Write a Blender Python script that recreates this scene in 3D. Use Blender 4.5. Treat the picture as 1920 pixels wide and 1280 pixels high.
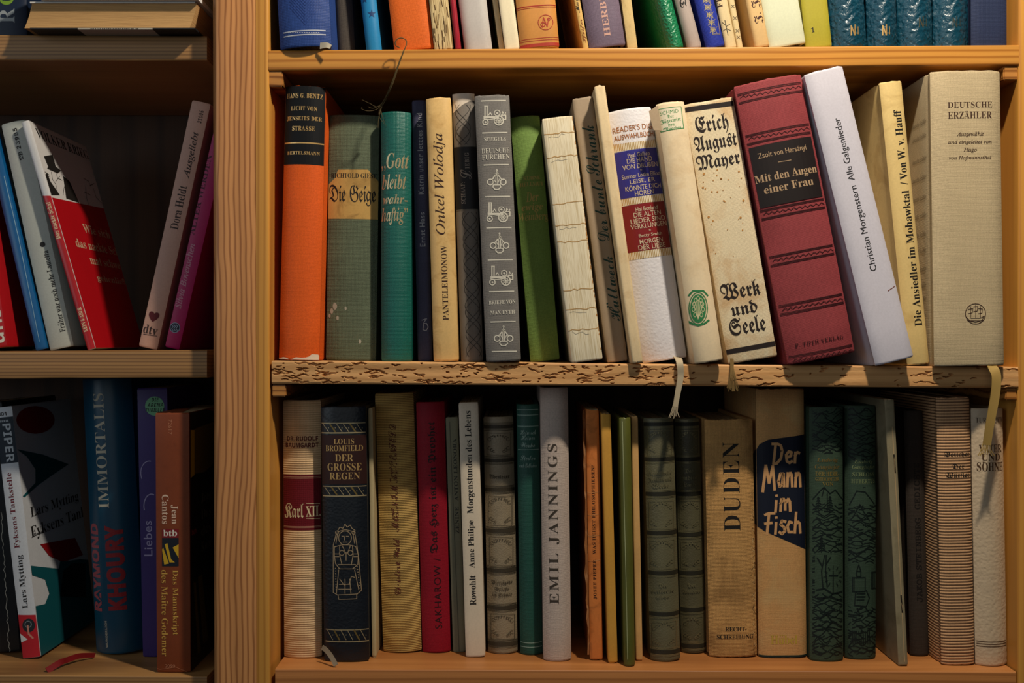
import bpy, bmesh, math, random, unicodedata
from mathutils import Vector, Matrix, noise

random.seed(7)
C = bpy.context
COL = C.scene.collection
for o in list(bpy.data.objects):
    bpy.data.objects.remove(o)

# ------------------------------------------------------------------ camera, world, lights, exposure
F, D = 2040.0, 0.85                     # focal length in pixels of the 1920-wide frame, distance to the shelf fronts
cam = bpy.data.cameras.new('camera')
cam_o = bpy.data.objects.new('camera', cam)
COL.objects.link(cam_o)
cam.sensor_width = 36.0
cam.lens = F / 1920 * 36.0
cam.clip_start = 0.02
cam_o.location = (0, -D, 0)
cam_o.rotation_euler = (math.pi / 2, 0, 0)
C.scene.camera = cam_o

world = bpy.data.worlds.new('room_gloom')
C.scene.world = world
world.use_nodes = True
world.node_tree.nodes['Background'].inputs[0].default_value = (0.55, 0.72, 1.0, 1)
world.node_tree.nodes['Background'].inputs[1].default_value = 0.016

def light(name, kind, loc, energy, color, size, target=None):
    l = bpy.data.lights.new(name, kind)
    l.energy = energy
    l.color = color
    if kind == 'AREA':
        l.size = size
    else:
        l.shadow_soft_size = size
    o = bpy.data.objects.new(name, l)
    COL.objects.link(o)
    o.location = loc
    if target:
        o.rotation_euler = (Vector(target) - Vector(loc)).to_track_quat('-Z', 'Y').to_euler()
    return o

light('shelf_lamp_bulb', 'POINT', (0.24, -0.36, 0.70), 27.0, (1.0, 0.885, 0.71), 0.022)
light('left_daylight_fill', 'AREA', (-1.3, -1.05, 0.35), 3.4, (0.82, 0.93, 1.0), 0.9, (-0.1, 0, -0.02))  # unseen area fill added for the cool daylight from the left
light('front_fill', 'AREA', (-0.2, -1.7, 0.35), 2.0, (0.95, 0.96, 0.92), 1.4, (-0.15, 0, 0.0))  # added frontal fill that lifts the shaded covers, no source seen

vs = C.scene.view_settings
vs.view_transform = 'Standard'
vs.look = 'None'
vs.exposure = 0.0
vs.gamma = 1.0
vs.use_curve_mapping = False

# ------------------------------------------------------------------ helpers
def P(px, py, d):
    k = (D + d) / F
    return Vector(((px - 960) * k, d, -(py - 640) * k))

def lin(c):
    c /= 255.0
    return c / 12.92 if c <= 0.04045 else ((c + 0.055) / 1.055) ** 2.4

def rgb(h):
    return (lin(int(h[0:2], 16)), lin(int(h[2:4], 16)), lin(int(h[4:6], 16)), 1.0)

def tag(o, label=None, cat=None, group=None, kind=None):
    if label: o['label'] = label
    if cat: o['category'] = cat
    if group: o['group'] = group
    if kind: o['kind'] = kind
    return o

def link_mesh(name, bm, mat, parent=None, smooth=None):
    me = bpy.data.meshes.new(name)
    bm.normal_update()
    bm.to_mesh(me)
    bm.free()
    for m in (mat if isinstance(mat, (list, tuple)) else [mat]):
        me.materials.append(m)
    if smooth is not None:
        me.polygons.foreach_set('use_smooth', [True] * len(me.polygons))
        me.set_sharp_from_angle(angle=math.radians(smooth))
    o = bpy.data.objects.new(name, me)
    COL.objects.link(o)
    if parent is not None:
        o.parent = parent
    return o

def empty(name, mat4):
    o = bpy.data.objects.new(name, None)
    o.empty_display_size = 0.01
    COL.objects.link(o)
    o.matrix_world = mat4
    return o

# ------------------------------------------------------------------ materials
MATS = {}
def newmat(name):
    m = bpy.data.materials.new(name)
    m.use_nodes = True
    nt = m.node_tree
    return m, nt, nt.nodes['Principled BSDF']

def N(nt, t, **kw):
    n = nt.nodes.new(t)
    for k, v in kw.items():
        setattr(n, k, v)
    return n

def setin(n, **kw):
    for k, v in kw.items():
        n.inputs[k].default_value = v

def ramp(nt, src, stops):
    r = N(nt, 'ShaderNodeValToRGB')
    e = r.color_ramp.elements
    while len(e) < len(stops):
        e.new(0.5)
    for i, (p, c) in enumerate(stops):
        e[i].position = p
        e[i].color = c
    nt.links.new(src, r.inputs[0])
    return r.outputs[0]

def mixc(nt, fac, a, b, mode='MIX'):
    m = N(nt, 'ShaderNodeMix', data_type='RGBA', blend_type=mode)
    for v, i in ((fac, 0), (a, 6), (b, 7)):
        if hasattr(v, 'is_linked') or isinstance(v, bpy.types.NodeSocket):
            nt.links.new(v, m.inputs[i])
        else:
            m.inputs[i].default_value = v
    return m.outputs[2]

def coords(nt, scale=(1, 1, 1), loc=(0, 0, 0)):
    tc = N(nt, 'ShaderNodeTexCoord')
    mp = N(nt, 'ShaderNodeMapping')
    mp.inputs['Scale'].default_value = scale
    mp.inputs['Location'].default_value = loc
    nt.links.new(tc.outputs['Object'], mp.inputs['Vector'])
    return mp.outputs[0]

def tex_noise(nt, vec, scale, detail=4, rough=0.6, dist=0.0):
    n = N(nt, 'ShaderNodeTexNoise')
    setin(n, Scale=scale, Detail=detail, Roughness=rough, Distortion=dist)
    nt.links.new(vec, n.inputs['Vector'])
    return n.outputs[0]

def tex_wave(nt, vec, scale, direction, dist=0, dscale=1, detail=1):
    n = N(nt, 'ShaderNodeTexWave', wave_type='BANDS', bands_direction=direction)
    setin(n, **{'Scale': scale, 'Distortion': dist, 'Detail Scale': dscale, 'Detail': detail})
    nt.links.new(vec, n.inputs['Vector'])
    return n.outputs[1]

def bump(nt, bsdf, height, strength, dist):
    b = N(nt, 'ShaderNodeBump')
    setin(b, Strength=strength, Distance=dist)
    nt.links.new(height, b.inputs['Height'])
    nt.links.new(b.outputs[0], bsdf.inputs['Normal'])
    return b

def mul(nt, a, b, op='MULTIPLY'):
    m = N(nt, 'ShaderNodeMath', operation=op)
    for v, i in ((a, 0), (b, 1)):
        if isinstance(v, (int, float)):
            m.inputs[i].default_value = v
        else:
            nt.links.new(v, m.inputs[i])
    return m.outputs[0]

def scale_c(c, k):
    return (min(c[0] * k, 1), min(c[1] * k, 1), min(c[2] * k, 1), 1)

def shade(col, rough=0.6, spec=0.35, metal=0.0):
    key = ('flat', col, rough, spec, metal)
    if key not in MATS:
        m, nt, b = newmat('ink_' + col)
        b.inputs['Base Color'].default_value = rgb(col)
        setin(b, Roughness=rough, Metallic=metal)
        b.inputs['Specular IOR Level'].default_value = spec
        MATS[key] = m
    return MATS[key]

def gilt(col='c9a25a'):
    return shade(col, 0.35, 0.5, 0.55)

def cloth(col, rough=0.75, mottle=0.25, weave=0.35, thread=0.0010, stain=None, stain_amt=0.0, spec=0.25):
    key = ('cloth', col, rough, mottle, weave, thread, stain, stain_amt, spec)
    if key in MATS: return MATS[key]
    m, nt, b = newmat('cloth_' + col)
    v = coords(nt)
    s = 2 * math.pi / (20 * thread)
    n = tex_noise(nt, v, 26, 6, 0.7)
    fine = tex_noise(nt, v, 900, 2, 0.6)
    wx = tex_wave(nt, v, s, 'X', 1.2, 2)
    wz = tex_wave(nt, v, s, 'Z', 1.2, 2)
    w = mul(nt, mul(nt, wx, wz, 'ADD'), 0.5)
    base = rgb(col)
    c = ramp(nt, n, [(0.32, scale_c(base, 1 - mottle)), (0.7, scale_c(base, 1 + mottle * 0.8))])
    c = mixc(nt, weave * 0.7, c, mixc(nt, 1.0, c, ramp(nt, w, [(0.1, (.45, .45, .45, 1)), (0.8, (1.25, 1.25, 1.25, 1))]), 'MULTIPLY'))
    c = mixc(nt, 0.25, c, mixc(nt, 1.0, c, ramp(nt, fine, [(0.35, (.6, .6, .6, 1)), (0.65, (1.3, 1.3, 1.3, 1))]), 'MULTIPLY'))
    if stain:
        sn = tex_noise(nt, coords(nt, (1, 1, 1), (3.1, 1.7, 0.4)), 34, 5, 0.62, 0.4)
        f = ramp(nt, sn, [(0.5, (0, 0, 0, 1)), (0.68, (stain_amt,) * 3 + (1,))])
        c = mixc(nt, f, c, rgb(stain))
    nt.links.new(c, b.inputs['Base Color'])
    setin(b, Roughness=rough)
    b.inputs['Specular IOR Level'].default_value = spec
    bump(nt, b, mul(nt, w, mul(nt, fine, 0.7), 'ADD'), weave, 0.0004)
    MATS[key] = m
    return m

def paper(col, rough=0.55, mottle=0.08, stain=None, stain_amt=0.0, stain_scale=40, spec=0.3, edge=0.0):
    key = ('paper', col, rough, mottle, stain, stain_amt, stain_scale, spec)
    if key in MATS: return MATS[key]
    m, nt, b = newmat('paper_' + col)
    v = coords(nt)
    n = tex_noise(nt, v, 18, 5, 0.65)
    fine = tex_noise(nt, v, 600, 3, 0.6)
    base = rgb(col)
    c = ramp(nt, n, [(0.3, scale_c(base, 1 - mottle)), (0.7, scale_c(base, 1 + mottle))])
    c = mixc(nt, 0.15, c, mixc(nt, 1.0, c, ramp(nt, fine, [(0.35, (.7, .7, .7, 1)), (0.65, (1.15, 1.15, 1.15, 1))]), 'MULTIPLY'))
    if stain:
        sn = tex_noise(nt, coords(nt, (1, 1, 1), (5.2, 0.3, 1.9)), stain_scale, 6, 0.6, 0.6)
        f = ramp(nt, sn, [(0.52, (0, 0, 0, 1)), (0.66, (stain_amt,) * 3 + (1,))])
        c = mixc(nt, f, c, rgb(stain))
    nt.links.new(c, b.inputs['Base Color'])
    setin(b, Roughness=rough)
    b.inputs['Specular IOR Level'].default_value = spec
    bump(nt, b, mul(nt, n, mul(nt, fine, 0.15), 'ADD'), 0.15, 0.0008)
    MATS[key] = m
    return m

def leather(col, rough=0.4, grain=420, bstr=0.5, mottle=0.2, spec=0.5, stretch=(1, 1, 1)):
    key = ('leather', col, rough, grain, bstr, mottle, spec, stretch)
    if key in MATS: return MATS[key]
    m, nt, b = newmat('leather_' + col)
    v = coords(nt, stretch)
    n = tex_noise(nt, v, 22, 5, 0.65)
    vo = N(nt, 'ShaderNodeTexVoronoi', feature='SMOOTH_F1')
    setin(vo, Scale=grain)
    nt.links.new(v, vo.inputs['Vector'])
    g = tex_noise(nt, v, grain * 0.8, 3, 0.55, 0.5)
    base = rgb(col)
    c = ramp(nt, n, [(0.3, scale_c(base, 1 - mottle)), (0.7, scale_c(base, 1 + mottle))])
    nt.links.new(c, b.inputs['Base Color'])
    setin(b, Roughness=rough)
    b.inputs['Specular IOR Level'].default_value = spec
    bump(nt, b, mul(nt, vo.outputs[0], g, 'ADD'), min(bstr, 1.0), 0.0009 * max(bstr, 1.0))
    MATS[key] = m
    return m

def ribbed(col, dark, period, rough=0.8, contrast=1.0, wob=0.6):
    key = ('ribbed', col, dark, period)
    if key in MATS: return MATS[key]
    m, nt, b = newmat('ribbed_' + col)
    v = coords(nt)
    w = tex_wave(nt, v, 2 * math.pi / (20 * period), 'Z', wob, 6, 2)
    wx = tex_wave(nt, v, 2 * math.pi / (20 * 0.0011), 'X', 1, 2)
    n = tex_noise(nt, v, 30, 5, 0.65)
    c = ramp(nt, w, [(0.08, rgb(dark)), (0.5, rgb(col))])
    c = mixc(nt, 0.4, c, mixc(nt, 1.0, c, ramp(nt, n, [(0.3, (.7, .7, .7, 1)), (0.7, (1.15, 1.15, 1.15, 1))]), 'MULTIPLY'))
    c = mixc(nt, 0.2, c, mixc(nt, 1.0, c, ramp(nt, wx, [(0.1, (.6, .6, .6, 1)), (0.7, (1.15, 1.15, 1.15, 1))]), 'MULTIPLY'))
    nt.links.new(c, b.inputs['Base Color'])
    setin(b, Roughness=rough)
    b.inputs['Specular IOR Level'].default_value = 0.2
    bump(nt, b, w, 0.5, 0.0006)
    MATS[key] = m
    return m

def pages_mat(col='d9c49a', dark='8a6f45', axis='X'):
    key = ('pages', col, dark, axis)
    if key in MATS: return MATS[key]
    m, nt, b = newmat('pages_' + col)
    sc = {'X': (1, 0.02, 0.02), 'Z': (0.02, 0.02, 1)}[axis]
    n = tex_noise(nt, coords(nt, sc), 1500, 3, 0.7)
    c = ramp(nt, n, [(0.35, rgb(dark)), (0.55, rgb(col))])
    nt.links.new(c, b.inputs['Base Color'])
    setin(b, Roughness=0.85)
    b.inputs['Specular IOR Level'].default_value = 0.1
    bump(nt, b, n, 0.5, 0.0004)
    MATS[key] = m
    return m

def pine(name, light_c, dark_c, grain, ring=0.0036, stretch=0.05, rough=0.42, seed=0.0, dist=5.0, contrast=1.0, fibre=0.18, dsc=35):
    key = ('pine', name)
    if key in MATS: return MATS[key]
    m, nt, b = newmat(name)
    sc = {'z': (1, 1, stretch), 'x': (stretch, 1, 1)}[grain]
    v = coords(nt, sc, (seed, seed * 0.7, seed * 0.3))
    sep = N(nt, 'ShaderNodeSeparateXYZ')
    nt.links.new(coords(nt, (1, 1, 1), (seed, seed, seed)), sep.inputs[0])
    across = sep.outputs[0 if grain == 'z' else 2]
    lo = mul(nt, mul(nt, tex_noise(nt, v, dsc, 1, 0.5), 0.5, 'SUBTRACT'), ring * dist)
    hi = mul(nt, mul(nt, tex_noise(nt, v, dsc * 5, 1, 0.5), 0.5, 'SUBTRACT'), ring * dist * 0.22)
    u = mul(nt, mul(nt, across, lo, 'ADD'), hi, 'ADD')
    def bands(period):
        s = N(nt, 'ShaderNodeMath', operation='SINE')
        nt.links.new(mul(nt, u, 2 * math.pi / period), s.inputs[0])
        return mul(nt, mul(nt, s.outputs[0], 0.5), 0.5, 'ADD')
    w, w2 = bands(ring), bands(ring * 4.3)
    n = tex_noise(nt, v, 30, 4, 0.6)
    fsc = {'z': (1, 1, 0.012), 'x': (0.012, 1, 1)}[grain]
    fib = tex_noise(nt, coords(nt, fsc), 1100, 3, 0.6)
    L, K = rgb(light_c), rgb(dark_c)
    k = contrast
    ring_f = ramp(nt, w, [(0.0, (0, 0, 0, 1)), (0.55, (0.08 * k,) * 3 + (1,)), (0.88, (0.7 * k,) * 3 + (1,)), (1.0, (k, k, k, 1))])
    c = mixc(nt, ring_f, L, K)
    c = mixc(nt, 0.5, c, mixc(nt, 1.0, c, ramp(nt, w2, [(0.1, (.80, .76, .70, 1)), (0.9, (1.12, 1.1, 1.06, 1))]), 'MULTIPLY'))
    c = mixc(nt, 0.5, c, mixc(nt, 1.0, c, ramp(nt, n, [(0.3, (.80, .76, .72, 1)), (0.7, (1.15, 1.15, 1.15, 1))]), 'MULTIPLY'))
    c = mixc(nt, fibre, c, mixc(nt, 1.0, c, ramp(nt, fib, [(0.35, (.7, .66, .6, 1)), (0.65, (1.12, 1.12, 1.12, 1))]), 'MULTIPLY'))
    nt.links.new(c, b.inputs['Base Color'])
    setin(b, Roughness=rough)
    b.inputs['Specular IOR Level'].default_value = 0.4
    bump(nt, b, mul(nt, fib, mul(nt, w, 0.3), 'ADD'), 0.10, 0.0004)
    MATS[key] = m
    return m

# ------------------------------------------------------------------ lettering
STY = {'fr': 0x1D56C, 'frl': 0x1D504, 'serb': 0x1D400, 'ser': 0x1D400, 'it': 0x1D434, 'bi': 0x1D468,
       'sc': 0x1D4D0, 'scl': 0x1D49C, 'sb': 0x1D5D4, 'sbi': 0x1D63C, 'mono': 0x1D670}
HOLES = {'frl': dict(zip('CHIRZ', 'ℭℌℑℜℨ')), 'it': {'h': 'ℎ'},
         'scl': dict(zip('BEFHILMRego', 'ℬℰℱℋℐℒℳℛℯℊℴ'))}
DIG = {'serb': 0x1D7CE, 'ser': 0x1D7CE, 'sb': 0x1D7EC, 'mono': 0x1D7F6}

def styled(s, style):
    if style == 'sans':
        return s
    out, pend = [], []
    for ch in s:
        dec = unicodedata.normalize('NFD', ch)
        base, marks = dec[0], dec[1:]
        if base in HOLES.get(style, {}):
            g = HOLES[style][base]
        elif 'A' <= base <= 'Z':
            g = chr(STY[style] + ord(base) - 65)
        elif 'a' <= base <= 'z':
            g = chr(STY[style] + 26 + ord(base) - 97)
        elif base.isdigit() and style in DIG:
            g = chr(DIG[style] + int(base))
        else:
            g = base
        out.append(marks + g)
    return ''.join(out)

TCACHE = {}
def text_geo(s, style, bold=0.0, space=1.0):
    key = (s, style, bold, space)
    if key in TCACHE: return TCACHE[key]
    cu = bpy.data.curves.new('lettering', 'FONT')
    cu.body = styled(s, style)
    cu.size = 1.0
    cu.resolution_u = 3
    cu.offset = bold + (-0.008 if style == 'ser' else 0.0)
    cu.space_character = space
    o = bpy.data.objects.new('lettering', cu)
    COL.objects.link(o)
    C.view_layer.update()
    ev = o.evaluated_get(C.evaluated_depsgraph_get())
    me = ev.to_mesh()
    vs_ = [(v.co.x, v.co.y) for v in me.vertices]
    fs = [tuple(p.vertices) for p in me.polygons]
    ev.to_mesh_clear()
    bpy.data.objects.remove(o)
    bpy.data.curves.remove(cu)
    xs = [v[0] for v in vs_]; ys = [v[1] for v in vs_]
    x0, x1, y0, y1 = min(xs), max(xs), min(ys), max(ys)
    vs_ = [((x - (x0 + x1) / 2) / (x1 - x0), (y - (y0 + y1) / 2) / max(y1 - y0, 1e-6)) for x, y in vs_]
    TCACHE[key] = (vs_, fs)
    return TCACHE[key]

# ------------------------------------------------------------------ books
BOOKS, ORDER = {}, []
EDGE = {  # pixel line of the top front edge of each board, and its depth
    'mid': ((510, 676), (1908, 688), 0.0), 'low': ((516, 1254), (1905, 1259), 0.0), 'top': ((503, 94), (1910, 84), 0.0),
    'lmid': ((0, 659), (395, 656), 0.02), 'llow': ((0, 1264), (395, 1268), 0.02), 'ltop': ((0, 65), (395, 68), 0.02)}

def board_z(row, x):
    a, b, d = EDGE[row]
    A, B_ = P(a[0], a[1], d), P(b[0], b[1], d)
    return A.z + (B_.z - A.z) * (x - A.x) / (B_.x - A.x)

class Book:
    pass

def book(key, row, quad, d, label, mat, kind='hard', b=0.004, p=2.2, t=0.0022, dep=0.135, pages='d9c49a',
         wear=0.0, H=None, name=None, inset=None, pagedark='8a6f45'):
    B = Book()
    bl, br, tl, tr = [Vector(((x - 960) * (D + d) / F, -(y - 640) * (D + d) / F)) for x, y in quad]
    B.key, B.row, B.d, B.label, B.mat, B.kind = key, row, d, label, mat, kind
    bm_, tm = (bl + br) / 2, (tl + tr) / 2
    ax = tm - bm_
    B.a = math.atan2(ax.x, ax.y)
    ux = Vector((math.cos(B.a), -math.sin(B.a)))
    B.w = max(0.004, ((br - bl).dot(ux) + (tr - tl).dot(ux)) / 2)
    B.h = H if H else ax.length
    B.ox, B.oz = bm_.x, bm_.y
    B.b, B.p, B.t, B.dep, B.pages, B.wear, B.pagedark = b, p, t, dep, pages, wear, pagedark
    B.name = name or ('paperback_book' if kind == 'soft' else 'hardcover_book')
    B.layers = B.mark = 0
    B.acc = {}
    BOOKS[key] = B
    ORDER.append(B)
    snap(B)
    return B

def corners(B):
    ca, sa = math.cos(B.a), math.sin(B.a)
    hw = B.w / 2
    return [Vector((B.ox + u * ca + v * sa, B.oz - u * sa + v * ca)) for u, v in ((-hw, 0), (hw, 0), (hw, B.h), (-hw, B.h))]

def snap(B):
    cs = corners(B)[:2]
    low = min(c.y - board_z(B.row, c.x) for c in cs)
    B.oz -= low - 0.0002

def penetration(A, B):
    pa, pb = corners(A), corners(B)
    best = 1e9
    for K in (A, B):
        for ax in (Vector((math.cos(K.a), -math.sin(K.a))), Vector((math.sin(K.a), math.cos(K.a)))):
            a_ = [q.dot(ax) for q in pa]; b_ = [q.dot(ax) for q in pb]
            best = min(best, min(max(a_), max(b_)) - max(min(a_), min(b_)))
    return best

def resolve(row):
    rows = [B for B in ORDER if B.row == row]
    rows.sort(key=lambda B: B.ox + B.h * 0.5 * math.sin(B.a))
    for it in range(30):
        worst = 0
        for A, B in zip(rows, rows[1:]):
            pen = penetration(A, B) + 0.0003
            if pen > 0:
                worst = max(worst, pen)
                tot = A.w + B.w
                for K, s in ((A, -1), (B, 1)):
                    q = pen * (K.w / tot) if it < 25 else pen * 0.5
                    ca, sa = math.cos(K.a), math.sin(K.a)
                    K.w -= q
                    K.ox += s * q / 2 * ca
                    K.oz -= s * q / 2 * sa
                    snap(K)
        if worst < 0.0001:
            break

def ysp(B, u):
    return B.b * min(1.0, abs(u) / (B.w / 2)) ** B.p

def build_book(B, group):
    hw, b, p, t, dep, h = B.w / 2, B.b, B.p, B.t, B.dep, B.h
    t = min(t, hw * 0.3)
    M = Matrix.Translation((B.ox, B.d, B.oz)) @ Matrix.Rotation(B.a, 4, 'Y')
    B.M, B.Mi = M, M.inverted()
    root = empty(B.name, M)
    tag(root, B.label, 'book', group)
    B.root = root
    hard = B.kind == 'hard'
    n = 22
    g = min(0.0011, hw * 0.2) if hard else 0.0
    us = [-hw * math.cos(math.pi * i / n) for i in range(n + 1)]
    side = [(dep), (b + 0.011), (b + 0.0075), (b + 0.0055), (b + 0.0025)] if hard else [dep, b + 0.004]
    gs = [0, 0, g, g, 0.0001] if hard else [0, 0]
    outer = [(-hw + k, y) for y, k in zip(side, gs)] + [(u, ysp(B, u)) for u in us] + [(hw - k, y) for y, k in reversed(list(zip(side, gs)))]
    inner = [(-hw + t + g, dep), (-hw + t + g, b + t)] + [(u * (hw - t - g) / hw, ysp(B, u) + t) for u in us[2:-2]] + [(hw - t - g, b + t), (hw - t - g, dep)]
    no = len(outer)
    ring = outer + inner[::-1]
    bm = bmesh.new()
    rows = []
    r = min(0.0008, h * 0.01)
    zs = [(0, 1), (r, 0.3), (2.2 * r, 0)] + [(h * k / 8, 0) for k in range(1, 8)] + [(h - 2.2 * r, 0), (h - r, 0.3), (h, 1)]
    rnd = random.Random(sum(map(ord, B.key)))
    off = rnd.random() * 50
    for zi, (z, ins) in enumerate(zs):
        row = []
        for i, (x, y) in enumerate(ring):
            zz = z
            if i < no and ins:
                x2 = x * (1 - 0.0006 * ins / hw)
                y2 = y + (0.0006 * ins if y < dep * 0.5 else 0)
            else:
                x2, y2 = x, y
            if B.wear and ins == 1 and y < b + 0.01:
                zz += (noise.noise(Vector((x * 420 + off, z * 7, y * 300))) * 0.7 - 0.25) * B.wear * (1 if z > 0 else -0.6)
                if zi == 0: zz = max(zz, 0)
            row.append(bm.verts.new((x2, y2, zz)))
        rows.append(row)
    m = len(ring)
    for r0, r1 in zip(rows, rows[1:]):
        for i in range(m):
            j = (i + 1) % m
            bm.faces.new((r0[i], r0[j], r1[j], r1[i]))
    bm.faces.new(rows[0][::-1])
    bm.faces.new(rows[-1])
    bmesh.ops.recalc_face_normals(bm, faces=bm.faces)
    B.cover = link_mesh('cover', bm, B.mat, root, 40)
    # page block with a hollowed head and a slightly concave fore-edge
    lip = 0.003 if hard else 0.0004
    x1 = hw - t - g - 0.0001
    if x1 > 0.0006:
        y0, y1 = b + t + 0.0006, dep - (0.004 if hard else 0.0006)
        bm = bmesh.new()
        bmesh.ops.create_cube(bm, size=1)
        for v in bm.verts:
            v.co = Vector((v.co.x * 2 * x1, y0 + (v.co.y + 0.5) * (y1 - y0), lip + (v.co.z + 0.5) * (h - 2 * lip)))
        B.block = link_mesh('page_block', bm, pages_mat(B.pages, B.pagedark), root)
    if hard and hw > 0.006 and h < 0.4:
        bm = bmesh.new()
        for z in (h - 0.0032,):
            prev = None
            vsb = []
            for k in range(9):
                u = (x1 - 0.001) * (k / 4 - 1)
                y = ysp(B, u) + t + 0.0008
                vsb.append([bm.verts.new((u, y + dy, z + dz)) for dy, dz in ((0, 0), (0.0012, 0), (0.0012, 0.0014), (0, 0.0014))])
            for q0, q1 in zip(vsb, vsb[1:]):
                for k in range(4):
                    bm.faces.new((q0[k], q0[(k + 1) % 4], q1[(k + 1) % 4], q1[k]))
            bm.faces.new(vsb[0][::-1]); bm.faces.new(vsb[-1])
        bmesh.ops.recalc_face_normals(bm, faces=bm.faces)
        link_mesh('headband', bm, shade('b59a6a', 0.8), B.block)

# ---- marks on books: everything measured on the photo, carried onto the book's own surface
def uv(B, px, py, face='S'):
    o = B.Mi @ Vector((0, -D, 0))
    q = B.Mi @ P(px, py, 0)
    dr = q - o
    if face == 'S':
        k = -o.y / dr.y
        h_ = o + dr * k
        k2 = (ysp(B, max(-B.w / 2, min(B.w / 2, h_.x))) - o.y) / dr.y
        h_ = o + dr * k2
        return Vector((h_.x, h_.z))
    s = B.w / 2 if face == 'R' else -B.w / 2
    k = (s - o.x) / dr.x
    h_ = o + dr * k
    return Vector((h_.y if face == 'R' else -h_.y, h_.z))

def newmark(B):
    B.mark += 1

def acc(B, part, mat, face, own=False):
    if own:
        B.mark += 1
    key = (part, mat.name, face, B.mark)
    if key not in B.acc:
        B.layers += 1
        B.acc[key] = (bmesh.new(), mat, part, face, 0.00012 + 0.000012 * B.layers)
    r = B.acc[key][0]
    if own:
        B.mark += 1
    return r

def add2d(bm, verts, faces):
    vv = [bm.verts.new((x, y, 0)) for x, y in verts]
    for f in faces:
        try:
            bm.faces.new([vv[i] for i in f])
        except ValueError:
            pass

def flush(B):
    hw = B.w / 2
    for (bm, mat, part, face, e) in B.acc.values():
        def cut(co, no, outer=False):
            geom = bm.verts[:] + bm.edges[:] + bm.faces[:]
            bmesh.ops.bisect_plane(bm, geom=geom, plane_co=co, plane_no=no, clear_outer=outer)
        cut((0, B.h - 0.0004, 0), (0, 1, 0), True)
        cut((0, 0.0004, 0), (0, -1, 0), True)
        if face == 'S':
            lim = hw * 0.995
            cut((lim, 0, 0), (1, 0, 0), True)
            cut((-lim, 0, 0), (-1, 0, 0), True)
            if B.b > 0.0006 and bm.faces:
                n = 18
                for i in range(1, n):
                    cut((-hw * math.cos(math.pi * i / n), 0, 0), (1, 0, 0))
            for v in bm.verts:
                v.co = Vector((v.co.x, ysp(B, v.co.x) - e, v.co.y))
        else:
            y0, y1 = B.b + 0.001, B.dep - 0.0005
            if face == 'R':
                cut((y1, 0, 0), (1, 0, 0), True); cut((y0, 0, 0), (-1, 0, 0), True)
                for v in bm.verts: v.co = Vector((hw + e, v.co.x, v.co.y))
            else:
                cut((-y0, 0, 0), (1, 0, 0), True); cut((-y1, 0, 0), (-1, 0, 0), True)
                for v in bm.verts: v.co = Vector((-hw - e, -v.co.x, v.co.y))
        if not bm.faces:
            bm.free()
            continue
        bmesh.ops.recalc_face_normals(bm, faces=bm.faces)
        want = {'S': Vector((0, -1, 0)), 'R': Vector((1, 0, 0)), 'L': Vector((-1, 0, 0))}[face]
        for f in bm.faces:
            f.normal_update()
            if f.normal.dot(want) < 0:
                f.normal_flip()
        link_mesh(part, bm, mat, B.root)
    B.acc = {}

def T(B, s, style, cx, cy, w, h, mat, rot=0, face='S', part='title_lettering', bold=0.0, space=1.0):
    """lettering: centre, extent along the reading direction, extent across it (photo pixels)"""
    vs_, fs = text_geo(s, style, bold, space)
    c = uv(B, cx, cy, face)
    if rot == 0:
        W = (uv(B, cx + w / 2, cy, face) - uv(B, cx - w / 2, cy, face)).x
        if face == 'S':
            W = w * (D + B.d) / F
        H_ = h * (D + B.d) / F if face == 'S' else abs((uv(B, cx, cy + h / 2, face) - uv(B, cx, cy - h / 2, face)).y)
    else:
        W = w * (D + B.d) / F
        H_ = h * (D + B.d) / F if face == 'S' else abs((uv(B, cx + h / 2, cy, face) - uv(B, cx - h / 2, cy, face)).x)
    co, si = {0: (1, 0), 90: (0, 1), -90: (0, -1)}[rot]
    out = [(c.x + x * W * co - y * H_ * si, c.y + x * W * si + y * H_ * co) for x, y in vs_]
    add2d(acc(B, part, mat, face, True), out, fs)

def V(B, s, style, x0, y0, x1, y1, h, mat, face='S', part='title_lettering', bold=0.0, space=1.0):
    """lettering that runs along the spine from (x0,y0) to (x1,y1)"""
    L = math.hypot(x1 - x0, y1 - y0)
    T(B, s, style, (x0 + x1) / 2, (y0 + y1) / 2, L, h, mat, 90 if y1 < y0 else -90, face, part, bold, space)

def poly(B, pts, mat, face='S', part='spine_label', own=True):
    q = [uv(B, x, y, face) for x, y in pts]
    add2d(acc(B, part, mat, face, own), [(a.x, a.y) for a in q], [tuple(range(len(q)))])

def band(B, y0, y1, mat, inset=0.0, part='spine_band', x=None, inset_r=None):
    x = x if x is not None else 0
    ca = math.cos(B.a)
    cxp = lambda y: 960 + (B.ox + math.sin(B.a) * ((640 - y) * (D + B.d) / F - B.oz) / ca) * F / (D + B.d)
    v0, v1 = uv(B, cxp(y0), y0).y, uv(B, cxp(y1), y1).y
    hw = B.w / 2
    l, r = -hw * (1 - inset), hw * (1 - (inset if inset_r is None else inset_r))
    add2d(acc(B, part, mat, 'S', True), [(l, v0), (r, v0), (r, v1), (l, v1)], [(0, 1, 2, 3)])

def line(B, pts, w, mat, face='S', part='ornament', closed=False):
    k = (D + B.d) / F
    q = [uv(B, x, y, face) for x, y in pts]
    if closed: q.append(q[0])
    bm = acc(B, part, mat, face)
    for a, c in zip(q, q[1:]):
        dv = c - a
        if dv.length < 1e-7: continue
        dv.normalize()
        nn = Vector((-dv.y, dv.x)) * w * k / 2
        a2, c2 = a - dv * w * k * 0.25, c + dv * w * k * 0.25
        add2d(bm, [tuple(a2 - nn), tuple(c2 - nn), tuple(c2 + nn), tuple(a2 + nn)], [(0, 1, 2, 3)])

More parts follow.
